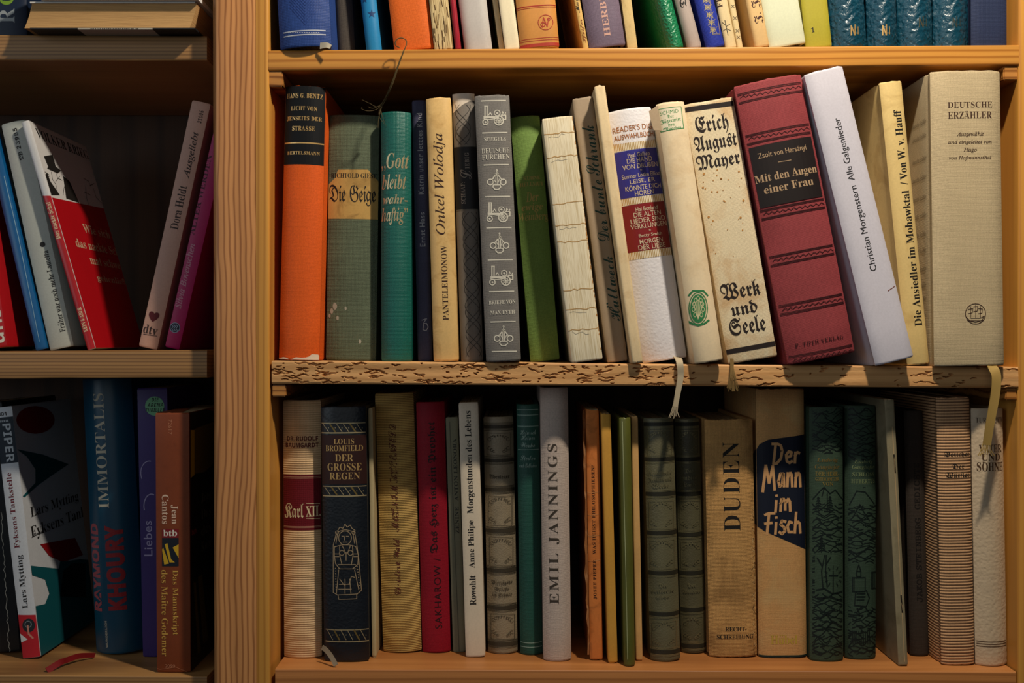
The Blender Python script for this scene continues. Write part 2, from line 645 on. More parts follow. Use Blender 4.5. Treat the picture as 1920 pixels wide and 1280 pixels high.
def circ(cx, cy, rx, ry=None, n=24, a0=0, a1=360):
    ry = ry or rx
    return [(cx + rx * math.cos(math.radians(a0 + (a1 - a0) * i / n)), cy + ry * math.sin(math.radians(a0 + (a1 - a0) * i / n))) for i in range(n + (0 if a1 - a0 == 360 else 1))]

def ring(B, cx, cy, rx, w, mat, ry=None, face='S', part='ornament'):
    line(B, circ(cx, cy, rx, ry), w, mat, face, part, True)

def disc(B, cx, cy, rx, mat, ry=None, face='S', part='ornament', own=False):
    poly(B, circ(cx, cy, rx, ry, 20), mat, face, part, own)

# ---- ribbons, cords
def strip(pts, wpx, mat, parent_B=None, name='ribbon_bookmark', th=0.0006, twist=None, fray=0):
    """a flat woven ribbon through (px,py,depth) points"""
    W = [P(*q) for q in pts]
    # Catmull-Rom
    sm = []
    for i in range(len(W) - 1):
        p0, p1, p2, p3 = W[max(i - 1, 0)], W[i], W[i + 1], W[min(i + 2, len(W) - 1)]
        for s in range(8):
            u = s / 8
            sm.append(0.5 * ((2 * p1) + (p2 - p0) * u + (2 * p0 - 5 * p1 + 4 * p2 - p3) * u * u + (3 * p1 - p0 - 3 * p2 + p3) * u ** 3))
    sm.append(W[-1])
    bm = bmesh.new()
    secs = []
    nn = len(sm)
    for i, c in enumerate(sm):
        t_ = (sm[min(i + 1, nn - 1)] - sm[max(i - 1, 0)]).normalized()
        f = i / (nn - 1)
        ww = (wpx[0] + (wpx[1] - wpx[0]) * f if isinstance(wpx, tuple) else wpx) * (D + c.y) / F / 2
        sidev = t_.cross(Vector((0, -1, 0)))
        if sidev.length < 0.1: sidev = Vector((1, 0, 0))
        sidev.normalize()
        if twist: sidev = Matrix.Rotation(math.radians(twist * f), 3, t_) @ sidev
        nv = sidev.cross(t_).normalized() * th / 2
        secs.append([bm.verts.new(c + sidev * a * ww + nv * b_) for a, b_ in ((-1, -1), (0, -1.6), (1, -1), (1, 1), (0, 0.6), (-1, 1))])
    for a, b_ in zip(secs, secs[1:]):
        for k in range(6):
            bm.faces.new((a[k], a[(k + 1) % 6], b_[(k + 1) % 6], b_[k]))
    bm.faces.new(secs[0][::-1]); bm.faces.new(secs[-1])
    rr = random.Random(3)
    for k in range(fray):
        e = sm[-1]; t_ = (sm[-1] - sm[-3]).normalized()
        off = Vector((1, 0, 0)) * (k / max(fray - 1, 1) - 0.5) * ww * 2.0
        tube_into(bm, [e + off * 0.9 - t_ * 0.002, e + off * 1.2 + t_ * 0.004, e + off * (1.5 + rr.random()) + t_ * (0.007 + 0.003 * rr.random())], 0.00035)
    bmesh.ops.recalc_face_normals(bm, faces=bm.faces)
    if parent_B is not None:
        bm.transform(parent_B.Mi)
    return link_mesh(name, bm, mat, parent_B.root if parent_B else None, 40)

def tube_into(bm, pts, r, seg=5, r1=None):
    prev = None
    n = len(pts)
    for i, c in enumerate(pts):
        t_ = (pts[min(i + 1, n - 1)] - pts[max(i - 1, 0)]).normalized()
        a = t_.orthogonal().normalized(); b_ = t_.cross(a)
        rad = r + ((r1 if r1 is not None else r) - r) * i / max(n - 1, 1)
        sec = [bm.verts.new(c + (a * math.cos(2 * math.pi * k / seg) + b_ * math.sin(2 * math.pi * k / seg)) * rad) for k in range(seg)]
        if prev:
            # pair with the least twist
            best = min(range(seg), key=lambda s: sum((prev[k].co - sec[(k + s) % seg].co).length for k in range(seg)))
            sec = sec[best:] + sec[:best]
            for k in range(seg):
                bm.faces.new((prev[k], prev[(k + 1) % seg], sec[(k + 1) % seg], sec[k]))
        else:
            bm.faces.new(sec[::-1])
        prev = sec
    bm.faces.new(prev)

def smooth_pts(W, n=6):
    out = []
    for i in range(len(W) - 1):
        p0, p1, p2, p3 = W[max(i - 1, 0)], W[i], W[i + 1], W[min(i + 2, len(W) - 1)]
        for s in range(n):
            u = s / n
            out.append(0.5 * ((2 * p1) + (p2 - p0) * u + (2 * p0 - 5 * p1 + 4 * p2 - p3) * u * u + (3 * p1 - p0 - 3 * p2 + p3) * u ** 3))
    out.append(W[-1])
    return out

# ------------------------------------------------------------------ the bookcase
PINE_POST = pine('pine_post', 'd2945c', '864e26', 'z', 0.0043, 0.22, 0.42, 0.3, 3.2, 0.75, 0.18, 22)
PINE_STRIP = pine('pine_strip', 'd89c48', 'a86c2c', 'z', 0.0050, 0.06, 0.38, 2.3, 1.6, 0.6, 0.15, 18)
PINE_TOP = pine('pine_honey', 'cf9244', '96581e', 'x', 0.0062, 0.10, 0.30, 5.1, 2.6, 0.7, 0.25, 16)
PINE_LOW = pine('pine_low', 'ba7c46', '8a542a', 'x', 0.0070, 0.08, 0.40, 8.4, 2.2, 0.6, 0.25, 18)
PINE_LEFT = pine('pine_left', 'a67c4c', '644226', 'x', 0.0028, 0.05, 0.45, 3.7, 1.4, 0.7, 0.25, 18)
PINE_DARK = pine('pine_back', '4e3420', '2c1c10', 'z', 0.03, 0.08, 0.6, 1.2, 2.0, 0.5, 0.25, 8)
PINE_CLEAT = pine('pine_cleat', 'c08442', '84501f', 'x', 0.006, 0.2, 0.45, 6.6, 2.0)

def prism(pts_top, pts_bot):
    """closed solid between two equal outlines"""
    bm = bmesh.new()
    a = [bm.verts.new(p) for p in pts_bot]
    b = [bm.verts.new(p) for p in pts_top]
    n = len(a)
    for i in range(n):
        bm.faces.new((a[i], a[(i + 1) % n], b[(i + 1) % n], b[i]))
    bm.faces.new(a[::-1]); bm.faces.new(b)
    bmesh.ops.recalc_face_normals(bm, faces=bm.faces)
    return bm

CASE = empty('bookcase', Matrix.Translation((0, 0, -0.42)))
tag(CASE, 'honey-coloured pine bookcase frame with uprights, dark back and shelf cleats', 'bookcase')
CINV = CASE.matrix_world.inverted()

def to_case(name, bm, mat, smooth=35):
    bm.transform(Matrix.Translation((0, 0, 0.42)))
    return link_mesh(name, bm, mat, CASE, smooth)

ZT, ZB = P(0, -560, 0).z, P(0, 1500, 0).z
def xat(px, d=0.0):
    return (px - 960) * (D + d) / F

def upright(x0t, x1t, x0b, x1b, rl, rr, name, mat, dep=0.26):
    def outline(x0, x1, z):
        pts = [(x0, dep, z)]
        for i in range(7):
            a = math.pi / 2 * i / 6
            pts.append((x0 + rl - rl * math.cos(a), rl - rl * math.sin(a), z))
        for i in range(7):
            a = math.pi / 2 * i / 6
            pts.append((x1 - rr + rr * math.sin(a), rr - rr * math.cos(a), z))
        pts.append((x1, dep, z))
        return [Vector(p) for p in pts]
    return to_case(name, prism(outline(x0t, x1t, ZT), outline(x0b, x1b, ZB)), mat)

upright(xat(395), xat(478), xat(399), xat(481), 0.0062, 0.0004, 'upright', PINE_POST)
upright(xat(478.2), xat(502), xat(481.2), xat(508), 0.0004, 0.002, 'upright', PINE_STRIP)
upright(xat(1912), xat(2010), xat(1908), xat(2010), 0.002, 0.002, 'upright', PINE_STRIP)

def box(x0, x1, y0, y1, z0, z1, bev=0.0):
    bm = bmesh.new()
    bmesh.ops.create_cube(bm, size=1)
    for v in bm.verts:
        v.co = Vector((x0 + (v.co.x + .5) * (x1 - x0), y0 + (v.co.y + .5) * (y1 - y0), z0 + (v.co.z + .5) * (z1 - z0)))
    if bev:
        bmesh.ops.bevel(bm, geom=bm.edges[:], offset=bev, segments=2, affect='EDGES')
    return bm

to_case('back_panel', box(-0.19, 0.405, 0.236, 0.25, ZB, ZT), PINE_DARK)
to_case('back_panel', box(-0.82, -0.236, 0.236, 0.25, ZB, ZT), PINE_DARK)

def cleat(x0, x1, y0, y1, d, mat=PINE_CLEAT):
    a, b = P(x0, y1, d), P(x1, y0, d)
    o = to_case('shelf_cleat', box(a.x, b.x, d, 0.235, a.z, b.z, 0.0008), mat)
cleat(503, 530, 133.5, 162, 0.0015)
cleat(1882, 1909, 124, 150, 0.002)
cleat(509.5, 536, 721, 743, 0.0015)
cleat(1886, 1907, 728, 750, 0.002)

# ---- shelf boards: each lies loose on its cleats
def board(quad, d, mat, label, dep=0.212, worm=False):
    (tlx, tly), (trx, try_), (blx, bly), (brx, bry) = quad
    TL, TR, BL, BR = P(tlx, tly, d), P(trx, try_, d), P(blx, bly, d), P(brx, bry, d)
    org = (TL + TR + BL + BR) / 4
    bm = bmesh.new()
    r = 0.0013
    if not worm:
        nx = 24
        secs = []
        for i in range(nx + 1):
            f = i / nx
            t_, b_ = TL.lerp(TR, f), BL.lerp(BR, f)
            w1 = noise.noise(Vector((f * 9, d * 50, tly * .01))) * 0.0004
            pts = []
            for k in range(5):
                a = math.pi / 2 * k / 4
                pts.append((t_.x, t_.y + r - r * math.sin(a), t_.z - r + r * math.cos(a) + w1 * 0.3))
            pts = pts[::1]
            pts2 = []
            for k in range(5):
                a = math.pi / 2 * k / 4
                pts2.append((b_.x, b_.y + r - r * math.cos(a), b_.z + r - r * math.sin(a) + w1))
            allp = [(t_.x, t_.y + dep, t_.z)] + pts + pts2 + [(b_.x, b_.y + dep, b_.z)]
            secs.append([bm.verts.new(Vector(p) - org) for p in allp])
        m = len(secs[0])
        for a, b in zip(secs, secs[1:]):
            for k in range(m):
                bm.faces.new((a[k], a[(k + 1) % m], b[(k + 1) % m], b[k]))
        bm.faces.new(secs[0]); bm.faces.new(secs[-1][::-1])
    else:
        nx, nz = 940, 44
        L, Hh = (TR - TL).length, (TL - BL).length
        rr = random.Random(11)
        dents = []
        for i in range(250):
            u = rr.random()
            if rr.random() < 0.5: u = u * 0.55
            dents.append((u * L, rr.uniform(0.06, 0.94) * Hh, rr.choice((0.0007, 0.0012, 0.0022, 0.0035, 0.0055)) * rr.uniform(.7, 1.3),
                          rr.uniform(0.0003, 0.00062), rr.gauss(0, 0.14), rr.uniform(0.0015, 0.0040)))
        grid = [[0.0] * (nz + 1) for _ in range(nx + 1)]
        for i in range(nx + 1):
            x = i / nx * L
            dense = 1.0 if i < nx * 0.52 else 0.55
            for j in range(nz + 1):
                z = j / nz * Hh
                n1 = noise.noise(Vector((x * 75, z * 420, 3.3)))
                n2 = noise.noise(Vector((x * 260, z * 900, 9.1)))
                n3 = noise.noise(Vector((x * 16, z * 150, 1.1)))
                y = max(0.0, n1 * dense + 0.25 * n2 - 0.80) * 0.007 + n2 * 0.00005 + n3 * 0.0005
                grid[i][j] = y
        for (u, v, a, b_, ang, dp) in dents:
            ca, sa = math.cos(ang), math.sin(ang)
            i0, i1 = int((u - a * 1.6) / L * nx), int((u + a * 1.6) / L * nx) + 1
            for i in range(max(0, i0), min(nx, i1) + 1):
                for j in range(nz + 1):
                    dx, dz = i / nx * L - u, j / nz * Hh - v + 0.0004 * math.sin(i * 0.5 + u * 900)
                    q = ((dx * ca + dz * sa) / a) ** 2 + ((dz * ca - dx * sa) / b_) ** 2
                    if q < 1.7:
                        grid[i][j] = max(grid[i][j], dp * min(1.0, (1.7 - q) * 1.2))
        vg = []
        for i in range(nx + 1):
            f = i / nx
            t_, b_ = TL.lerp(TR, f), BL.lerp(BR, f)
            row = []
            for j in range(nz + 1):
                g = j / nz
                p = b_.lerp(t_, g)
                e = min(g, 1 - g) * Hh
                rd = 0.0 if e > 0.0012 else (0.0012 - e) * 0.8
                row.append(bm.verts.new(Vector((p.x, p.y + grid[i][j] * (1 if 0 < j < nz else 0.35) + rd, p.z)) - org))
            vg.append(row)
        for i in range(nx):
            for j in range(nz):
                bm.faces.new((vg[i][j], vg[i + 1][j], vg[i + 1][j + 1], vg[i][j + 1]))
        back_t = [bm.verts.new(vg[i][nz].co + Vector((0, dep, 0))) for i in range(nx + 1)]
        back_b = [bm.verts.new(vg[i][0].co + Vector((0, dep, 0))) for i in range(nx + 1)]
        for i in range(nx):
            bm.faces.new((vg[i][nz], vg[i + 1][nz], back_t[i + 1], back_t[i]))
            bm.faces.new((vg[i + 1][0], vg[i][0], back_b[i], back_b[i + 1]))
            bm.faces.new((back_b[i], back_t[i], back_t[i + 1], back_b[i + 1]))
        bm.faces.new(vg[0] + [back_t[0], back_b[0]])
        bm.faces.new((vg[nx] + [back_t[nx], back_b[nx]])[::-1])
    bmesh.ops.recalc_face_normals(bm, faces=bm.faces)
    o = link_mesh('shelf_board', bm, mat, None, 40)
    o.location = org
    tag(o, label, 'shelf', 'loose shelf boards of the bookcase')
    return o

WORM = pine('pine_wormy', 'd6a46c', 'b07c48', 'x', 0.0080, 0.12, 0.6, 1.9, 2.0, 0.5, 0.25, 18)
TOPB = board(((503, 94), (1910.5, 84), (503, 132), (1910.5, 122)), 0.0, PINE_TOP, 'smooth orange pine shelf board at the top of the photo')
MIDB = board(((509.5, 676), (1909.5, 688), (509.5, 719), (1909.5, 727)), 0.0, WORM, 'worm-eaten rough pine shelf board full of holes across the middle', worm=True)
LOWB = board(((516, 1254), (1905, 1259), (516, 1300), (1905, 1305)), 0.0, PINE_LOW, 'pine shelf board along the bottom under the dark old books')
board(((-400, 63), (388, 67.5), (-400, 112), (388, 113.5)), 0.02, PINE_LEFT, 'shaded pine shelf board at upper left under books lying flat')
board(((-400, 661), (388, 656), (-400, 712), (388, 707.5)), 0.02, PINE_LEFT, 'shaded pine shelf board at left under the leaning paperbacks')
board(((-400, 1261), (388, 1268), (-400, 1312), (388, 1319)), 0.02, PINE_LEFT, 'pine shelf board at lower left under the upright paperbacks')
# ------------------------------------------------------------------ the books
def Q(blx, brx, by, tlx, trx, ty, bry=None, try_=None):
    return ((blx, by), (brx, bry if bry is not None else by), (tlx, ty), (trx, try_ if try_ is not None else ty))

# ---- middle shelf
book('bentz', 'mid', Q(519, 600, 671, 534, 611, 156), 0.006, 'orange book with a black top third and small gold capitals', cloth('e65f1c', 0.6, .08, .15), b=.006, p=2.4, wear=.0010, dep=.14)
book('geige', 'mid', Q(607, 703, 671, 612, 712, 211), 0.028, 'wide grey-green cloth book with a torn beige spine label', cloth('626c56', 0.8, .22, .5), b=.003, p=3, dep=.14)
book('gott', 'mid', Q(713, 773, 672, 713, 770, 204), 0.012, 'teal book with four lines of slanted golden script', cloth('0c6258', 0.45, .10, .4, spec=.5), b=.006, p=2.2, dep=.13)
book('katrin', 'mid', Q(781, 812, 673, 773, 797, 184), 0.024, 'narrow navy book with pale sans lettering running up the spine', cloth('40405a', 0.6, .15, .2), b=.002, p=4, dep=.13)
book('onkel', 'mid', Q(813, 859, 673, 798, 845, 178), 0.006, 'cream stained book with large italic lettering running up the spine', paper('dfb878', 0.5, .12, 'a97838', .45, 60), b=.003, p=3, wear=.0012, dep=.135)
book('schaaf', 'mid', Q(864, 906, 674, 848, 889, 171), 0.016, 'dark grey patterned book with a black label and a torn pale top painted as lit', paper('787068', 0.6, .15), b=.003, p=3, dep=.135)
book('stiegele', 'mid', Q(911, 980, 675, 890, 957, 175), -0.004, 'grey book with white traction engines and governors down the spine', cloth('787470', 0.65, .10, .25, .0008), b=.0025, p=4, wear=.0012, dep=.14)
book('weinberg', 'mid', Q(986, 1062, 673, 960, 1012, 214), 0.031, 'moss-green book half in shadow with faded gold lettering', cloth('74924a', 0.7, .12, .25), b=.004, p=2.2, dep=.13)
book('bare', 'mid', Q(1066, 1131, 671, 1010, 1073, 211, 665, 209), 0.000, 'book with a bare cream spine, torn and showing its sewing cords', pages_mat('ece0c4', 'c9b58e', 'X'), b=.001, p=8, wear=.0012, dep=.13, pages='e6d6b0')
book('schrank', 'mid', Q(1138, 1180, 673, 1074, 1112, 178, 670, 174), 0.012, 'brown-grey book with dark green looping script up the spine', paper('a08c74', 0.6, .12), b=.0015, p=6, wear=.001, dep=.14)
book('strip', 'mid', Q(1185, 1206, 676, 1113, 1134, 156, 675, 154), -0.006, 'very narrow plain cream book, tallest beside the white and blue one', paper('e8cfa4', 0.5, .08, 'b88a4c', .3, 50), b=.001, p=6, wear=.0018, dep=.13)
book('digest', 'mid', Q(1208, 1293, 677, 1137, 1228, 207, 668, 194), 0.010, 'white leather-grained book with blue and red gold-fringed labels', leather('e0dee4', 0.45, 520, .22, .03), b=.006, p=2.4, dep=.14)
book('schmid', 'mid', Q(1302, 1357, 678, 1227, 1284, 189, 672, 184), -0.012, 'cream book with a small green-framed label and green oval emblem', paper('efd9b4', 0.55, .07, 'c79c5e', .3, 30), b=.004, p=2.6, wear=.0018, dep=.135)
book('erich', 'mid', Q(1361, 1466, 676, 1287, 1373, 187, 664, 179), 0.000, 'wide cream linen book with large black gothic lettering', cloth('e6d5b2', 0.75, .06, .25, .0007, 'c08a48', .55), b=.0015, p=6, wear=.0012, dep=.14)
book('harsanyi', 'mid', Q(1474, 1613, 688, 1378, 1504, 161, 664, 141), -0.012, 'big dark red cloth book with a black spine label and ridged bands', cloth('984044', 0.7, .14, .3, .0008), b=.006, p=2.6, wear=.0016, dep=.15)
book('morgenstern', 'mid', Q(1643, 1719, 684, 1506, 1587, 137, 672, 124), -0.016, 'leaning white book with black sans lettering up the spine', paper('d6d2de', 0.45, .04), b=.003, p=4, wear=.0008, dep=.14)
book('hauff', 'mid', Q(1701, 1746, 681, 1648, 1693, 150, 680, 146), 0.000, 'narrow yellowed book with black medieval lettering up the spine', paper('e4c684', 0.6, .08, 'b08848', .4, 40), b=.003, p=3, wear=.0014, dep=.14)
book('hofmann', 'mid', Q(1751, 1888, 682, 1746, 1877, 130, 683, 127), -0.010, 'wide grey-beige linen jacketed book with a small round ship emblem', cloth('c4b08c', 0.7, .08, .3, .0009), b=.004, p=5, wear=.0008, dep=.15)

# ---- lower shelf
book('karl', 'low', Q(531, 601, 1234, 528, 600, 751), 0.028, 'beige ribbed cloth book with a burgundy band, first on the lower shelf', ribbed('ecc89c', 'cda87a', .0018), b=.005, p=2.2)
book('regen', 'low', Q(606, 697, 1239, 601, 690, 760), 0.018, 'navy leather book with gilt striped bands and a gilt queen', leather('10161e', 0.42, 500, .2, .25), b=.004, p=3, wear=.0006)
book('slim', 'low', Q(698, 706, 1229, 692, 697, 762), 0.032, 'slim pale booklet edge squeezed beside the navy book', paper('cbb98e', 0.6), kind='soft', b=.0003, t=.0004, dep=.12)
book('mohn', 'low', Q(709, 790, 1224, 693, 774, 738), 0.044, 'ochre coarse-woven book with dark red handwriting up the spine', ribbed('d0aa62', '86683a', .0014), b=.005, p=2.2)
book('sakharow', 'low', Q(793, 843, 1225, 778, 834, 755), 0.044, 'crimson book with black gothic lettering running up the spine', cloth('921024', 0.6, .08, .15), b=.004, p=2.2)
book('zenine', 'low', Q(850, 872, 1223, 835, 859, 783), 0.047, 'thin grey-green booklet between the crimson and the white books', paper('77745e', 0.7, .1), b=.001, p=4)
book('rowohlt', 'low', Q(873, 910, 1231, 860, 896, 754), 0.033, 'white paperback with black serif lettering running up its full spine', paper('ddcdb6', 0.5, .04), kind='soft', b=.0012, p=4, t=.0006)
book('antique', 'low', Q(915, 971, 1225, 906, 962, 781), 0.042, 'single brown-grey antique volume with raised bands and dim gothic title', leather('8f8068', 0.5, 900, .2, .15), b=.006, p=2.2)
book('heine', 'low', Q(976, 1018, 1227, 968, 1012, 757), 0.039, 'green cloth book with worn silver lines across its top', cloth('1c4e42', 0.5, .12, .25, spec=.45), b=.005, p=2.2)
book('emil', 'low', Q(1018, 1072, 1237, 1012, 1065, 724), 0.022, 'tall lavender-grey linen book with brown capitals up the spine', cloth('c4b2a6', 0.7, .06, .35, .0008), b=.005, p=2.4)
book('pieper', 'low', Q(1107, 1130, 1236, 1098, 1123, 766), 0.026, 'torn rust-brown thin book with its cover peeling on the left', paper('d07a3a', 0.7, .15, '6b3a18', .5, 60), kind='soft', b=.001, t=.0008, wear=.002, p=4)
book('ochre', 'low', Q(1140, 1159, 1240, 1128, 1144, 772), 0.018, 'thin ochre booklet between the torn brown and the green ones', paper('d0983e', 0.7, .12), kind='soft', b=.0008, t=.0008, p=4, wear=.0014)
book('greenlet', 'low', Q(1171, 1191, 1246, 1161, 1183, 779), 0.009, 'thin moss-green glossy booklet standing farthest forward', paper('5c5e26', 0.4, .15, spec=.5), b=.0025, p=2.2, t=.0012, wear=.0014)
book('beigelet', 'low', Q(1193, 1205, 1237, 1184, 1196, 779), 0.025, 'very thin speckled beige booklet touching the moss-green one', paper('e0b070', 0.7, .18), kind='soft', b=.0006, t=.0008, p=4, wear=.0014)
book('pairone', 'low', Q(1221, 1278, 1237, 1208, 1264, 781), 0.022, 'wider and more forward of two dark tooled antique volumes', leather('66624a', 0.38, 900, .15, .2, .4), b=.006, p=2.2)
book('pairtwo', 'low', Q(1280, 1327, 1223, 1266, 1314, 783), 0.045, 'narrower dark tooled antique volume against the tan dictionary', leather('5a5640', 0.38, 900, .15, .2, .4), b=.005, p=2.2)
book('duden', 'low', Q(1331, 1420, 1231, 1319, 1414, 785), 0.034, 'tan worn cloth dictionary with black capitals up a frayed spine', cloth('c8985c', 0.85, .22, .5, .0011, '6e4c28', .5), b=.004, p=3.5, wear=.0012)
book('fisch', 'low', Q(1424, 1517, 1232, 1419, 1511, 728), 0.034, 'tall tan book with hand-drawn letters on a navy patch', cloth('cf9c62', 0.8, .12, .3, .0008, 'cdb07a', .4), b=.004, p=5, wear=.0008)
book('reliefone', 'low', Q(1521, 1584, 1237, 1518, 1584, 760), 0.024, 'dark green embossed landscape book with a gilt title, left of its twin', cloth('3a4c3c', 0.6, .12, .3, .0008), b=.005, p=2.6)
book('relieftwo', 'low', Q(1588, 1655, 1234, 1587, 1655, 758), 0.030, 'dark green embossed book with a castle, right of its twin', cloth('36483a', 0.6, .12, .3, .0008), b=.005, p=2.6)
book('tornboard', 'low', Q(1683, 1702, 1243, 1655, 1677, 743), 0.013, 'thin greenish-grey slanting book with a split spine', paper('8d8266', 0.7, .12, '5e5236', .4), kind='soft', b=.0006, t=.0016, p=4, wear=.002)
book('steinberg', 'low', Q(1709, 1744, 1229, 1697, 1732, 769), 0.040, 'dark brown book with barely legible lettering up the spine', cloth('3a322c', 0.7, .15, .2), b=.003, p=3)
book('wuerfler', 'low', Q(1769, 1829, 1243, 1757, 1821, 741), 0.015, 'brown and beige horizontally striped book with three black gothic words', ribbed('d6a87c', '5c4230', .00235, wob=.3), b=.003, p=4, wear=.0015)
book('soehne', 'low', Q(1834, 1893, 1245, 1825, 1885, 762), 0.013, 'white grained leather book with brown capitals, last on the lower shelf', leather('c8b294', 0.5, 420, .30, .05), b=.005, p=2.2)

# ---- top shelf (only the feet of the books show)
def top(key, xl90, xr90, xl0, xr0, d, label, mat, H=0.20, **kw):
    ty = 90 - H * 2350
    f = (90 - ty) / 90.0
    book(key, 'top', ((xl90, 90), (xr90, 90), (xl90 + (xl0 - xl90) * f, ty), (xr90 + (xr0 - xr90) * f, ty)), d, label, mat, H=H, **kw)

top('tblue', 525, 619, 519, 615, -0.006, 'royal blue patterned book with silver lines at its foot', cloth('2a4688', 0.55, .1, .3, .0012), b=.006, p=2.4)
top('tgrey', 636, 672, 630, 668, 0.030, 'dark grey book standing back between two blue ones', cloth('4c4640', 0.7, .1, .2), b=.003, p=3)
top('tstar', 679, 716, 669, 706, 0.014, 'bright blue book with small dark stars', paper('1f7fb6', 0.5, .06), b=.003, p=2.4, dep=.15)
top('torange', 740, 815, 729, 805, 0.008, 'plain orange cloth book on the top shelf', cloth('da641e', 0.65, .08, .2), b=.003, p=4)
top('tbare', 822, 845, 809, 839, 0.006, 'book with a bare cream crumbling spine on the top shelf', pages_mat('dcc594', '7a5a30', 'X'), b=.001, p=6, wear=.002)
top('tcrimson', 847, 870, 839, 858, 0.004, 'narrow crimson book with a torn jacket foot', paper('9c1a2c', 0.4, .1), b=.002, p=3, wear=.003)
top('tsilver', 873, 921, 861, 911, 0.012, 'pale silver-grey book with a speckled left side', paper('b9b4b0', 0.45, .06), b=.003, p=4)
top('tcreamone', 937, 947, 925, 935, 0.014, 'very thin cream booklet with a dark left side', paper('d8c294', 0.6, .06), kind='soft', b=.0006, t=.0006)
top('tcreamtwo', 949, 973, 936, 963, 0.006, 'plain cream white slim book left of the tan banded one', paper('e6d9b8', 0.55, .05), b=.001, p=5)
top('ttan', 977, 1070, 965, 1066, 0.004, 'tan book with red ruled bands and a round red monogram', paper('c98a44', 0.5, .10), b=.004, p=4)
top('tmay', 1091, 1104, 1074, 1088, 0.008, 'thin yellowed book with brown brush writing, foot worn', paper('d2aa62', 0.6, .12, '8a5c22', .6, 90), kind='soft', b=.0006, t=.0008)
top('therbert', 1108, 1168, 1092, 1157, 0.004, 'mauve-grey book with pink capitals up the spine', cloth('6f6072', 0.6, .08, .15), b=.004, p=3)
top('tblock', 1180, 1203, 1167, 1192, 0.008, 'cream book with brown-streaked paper spine', paper('cdb27a', 0.7, .12, '8c6a34', .4, 50), kind='soft', b=.0006, t=.0008)
top('tgreen', 1238, 1286, 1214, 1264, 0.006, 'emerald green leather book with a sparkling highlight', leather('0f7a4e', 0.34, 600, .9, .08, .7), b=.006, p=2.2)
top('tmauve', 1288, 1318, 1264, 1294, 0.008, 'pale grey-mauve book with black gothic letters at its top', paper('ab9c94', 0.6, .06), b=.003, p=2.6)
top('tornate', 1333, 1360, 1308, 1341, 0.006, 'ultramarine book with a gilt flower chain', cloth('26369a', 0.5, .06, .2), b=.003, p=3)
top('tfly', 1362, 1379, 1342, 1363, 0.008, 'thin cream book decorated with an insect', paper('d8c294', 0.55, .05), b=.0015, p=4)
top('tspeck', 1380, 1396, 1364, 1379, 0.010, 'slim cream book with small dotted crosses', paper('d6c090', 0.6, .05), b=.0015, p=4)
top('tjeg', 1413, 1447, 1397, 1429, 0.004, 'beige book with brown gothic capitals up the spine', paper('dbb57c', 0.55, .08), b=.002, p=5)
top('tmint', 1449, 1514, 1431, 1501, 0.006, 'pale mint-white book with a plain foot', paper('d6d9bc', 0.5, .04), b=.002, p=5)
top('tyellow', 1515, 1558, 1502, 1552, 0.008, 'yellow-green book marked with a single numeral', paper('aba032', 0.5, .05), b=.002, p=5)
TEAL = leather('073e52', 0.33, 330, 1.0, .08, .8)
top('tealone', 1566, 1628, 1556, 1625, 0.004, 'teal leather volume next to the yellow-green book', TEAL, b=.009, p=2.0)
top('tealtwo', 1630, 1690, 1627, 1687, 0.004, 'second teal leather volume counting from the yellow-green book', TEAL, b=.009, p=2.0)
top('tealthree', 1692, 1757, 1689, 1755, 0.006, 'third teal leather volume counting from the yellow-green book', TEAL, b=.009, p=2.0)
top('tealfour', 1759, 1822, 1757, 1822, 0.006, 'teal leather volume right beside the plain navy cloth book', TEAL, b=.009, p=2.0)
top('tnavy', 1825, 1887, 1824, 1888, 0.010, 'plain navy cloth book at the right end of the top shelf', cloth('242f4e', 0.7, .1, .3), b=.002, p=4)

# ---- left unit, leaning paperbacks
book('unser', 'lmid', Q(-52, 26, 655, -110, -30, 250, 648, 240), 0.040, 'bright red paperback cut off by the left edge, white letters', paper('b81820', 0.35, .05, spec=.5), kind='soft', b=.001, t=.0006, dep=.11)
book('blue', 'lmid', Q(62, 88, 654, -38, -12, 235, 652, 230), 0.052, 'thin glossy blue paperback with a pictured right cover', paper('0f5c96', 0.3, .05, spec=.5), kind='soft', b=.001, t=.0006, dep=.115)
book('lametta', 'lmid', Q(92, 152, 654, 2, 58, 228, 640, 217), 0.054, 'grey-white thick paperback with small black lettering up the spine', paper('b4b8b0', 0.5, .05), kind='soft', b=.0015, t=.0006, dep=.115)
book('kriegel', 'lmid', Q(160, 178, 655, 34, 54, 228, 652, 222), 0.046, 'glossy paperback, white above and red below, with a top-hat drawing', paper('d6d4d4', 0.3, .03, spec=.5), kind='soft', b=.0008, t=.0006, dep=.12)
book('heldt', 'lmid', Q(256, 297, 648, 363, 391, 185, 652, 192), 0.052, 'pinkish-beige paperback leaning right with a small dark heart', paper('c89c8a', 0.5, .05), kind='soft', b=.0012, t=.0006, dep=.12)
book('alter', 'lmid', Q(308, 336, 652, 412, 438, 196, 655, 200), 0.052, 'magenta paperback leaning right against the upright', paper('a8145a', 0.45, .05), kind='soft', b=.001, t=.0006, dep=.12)
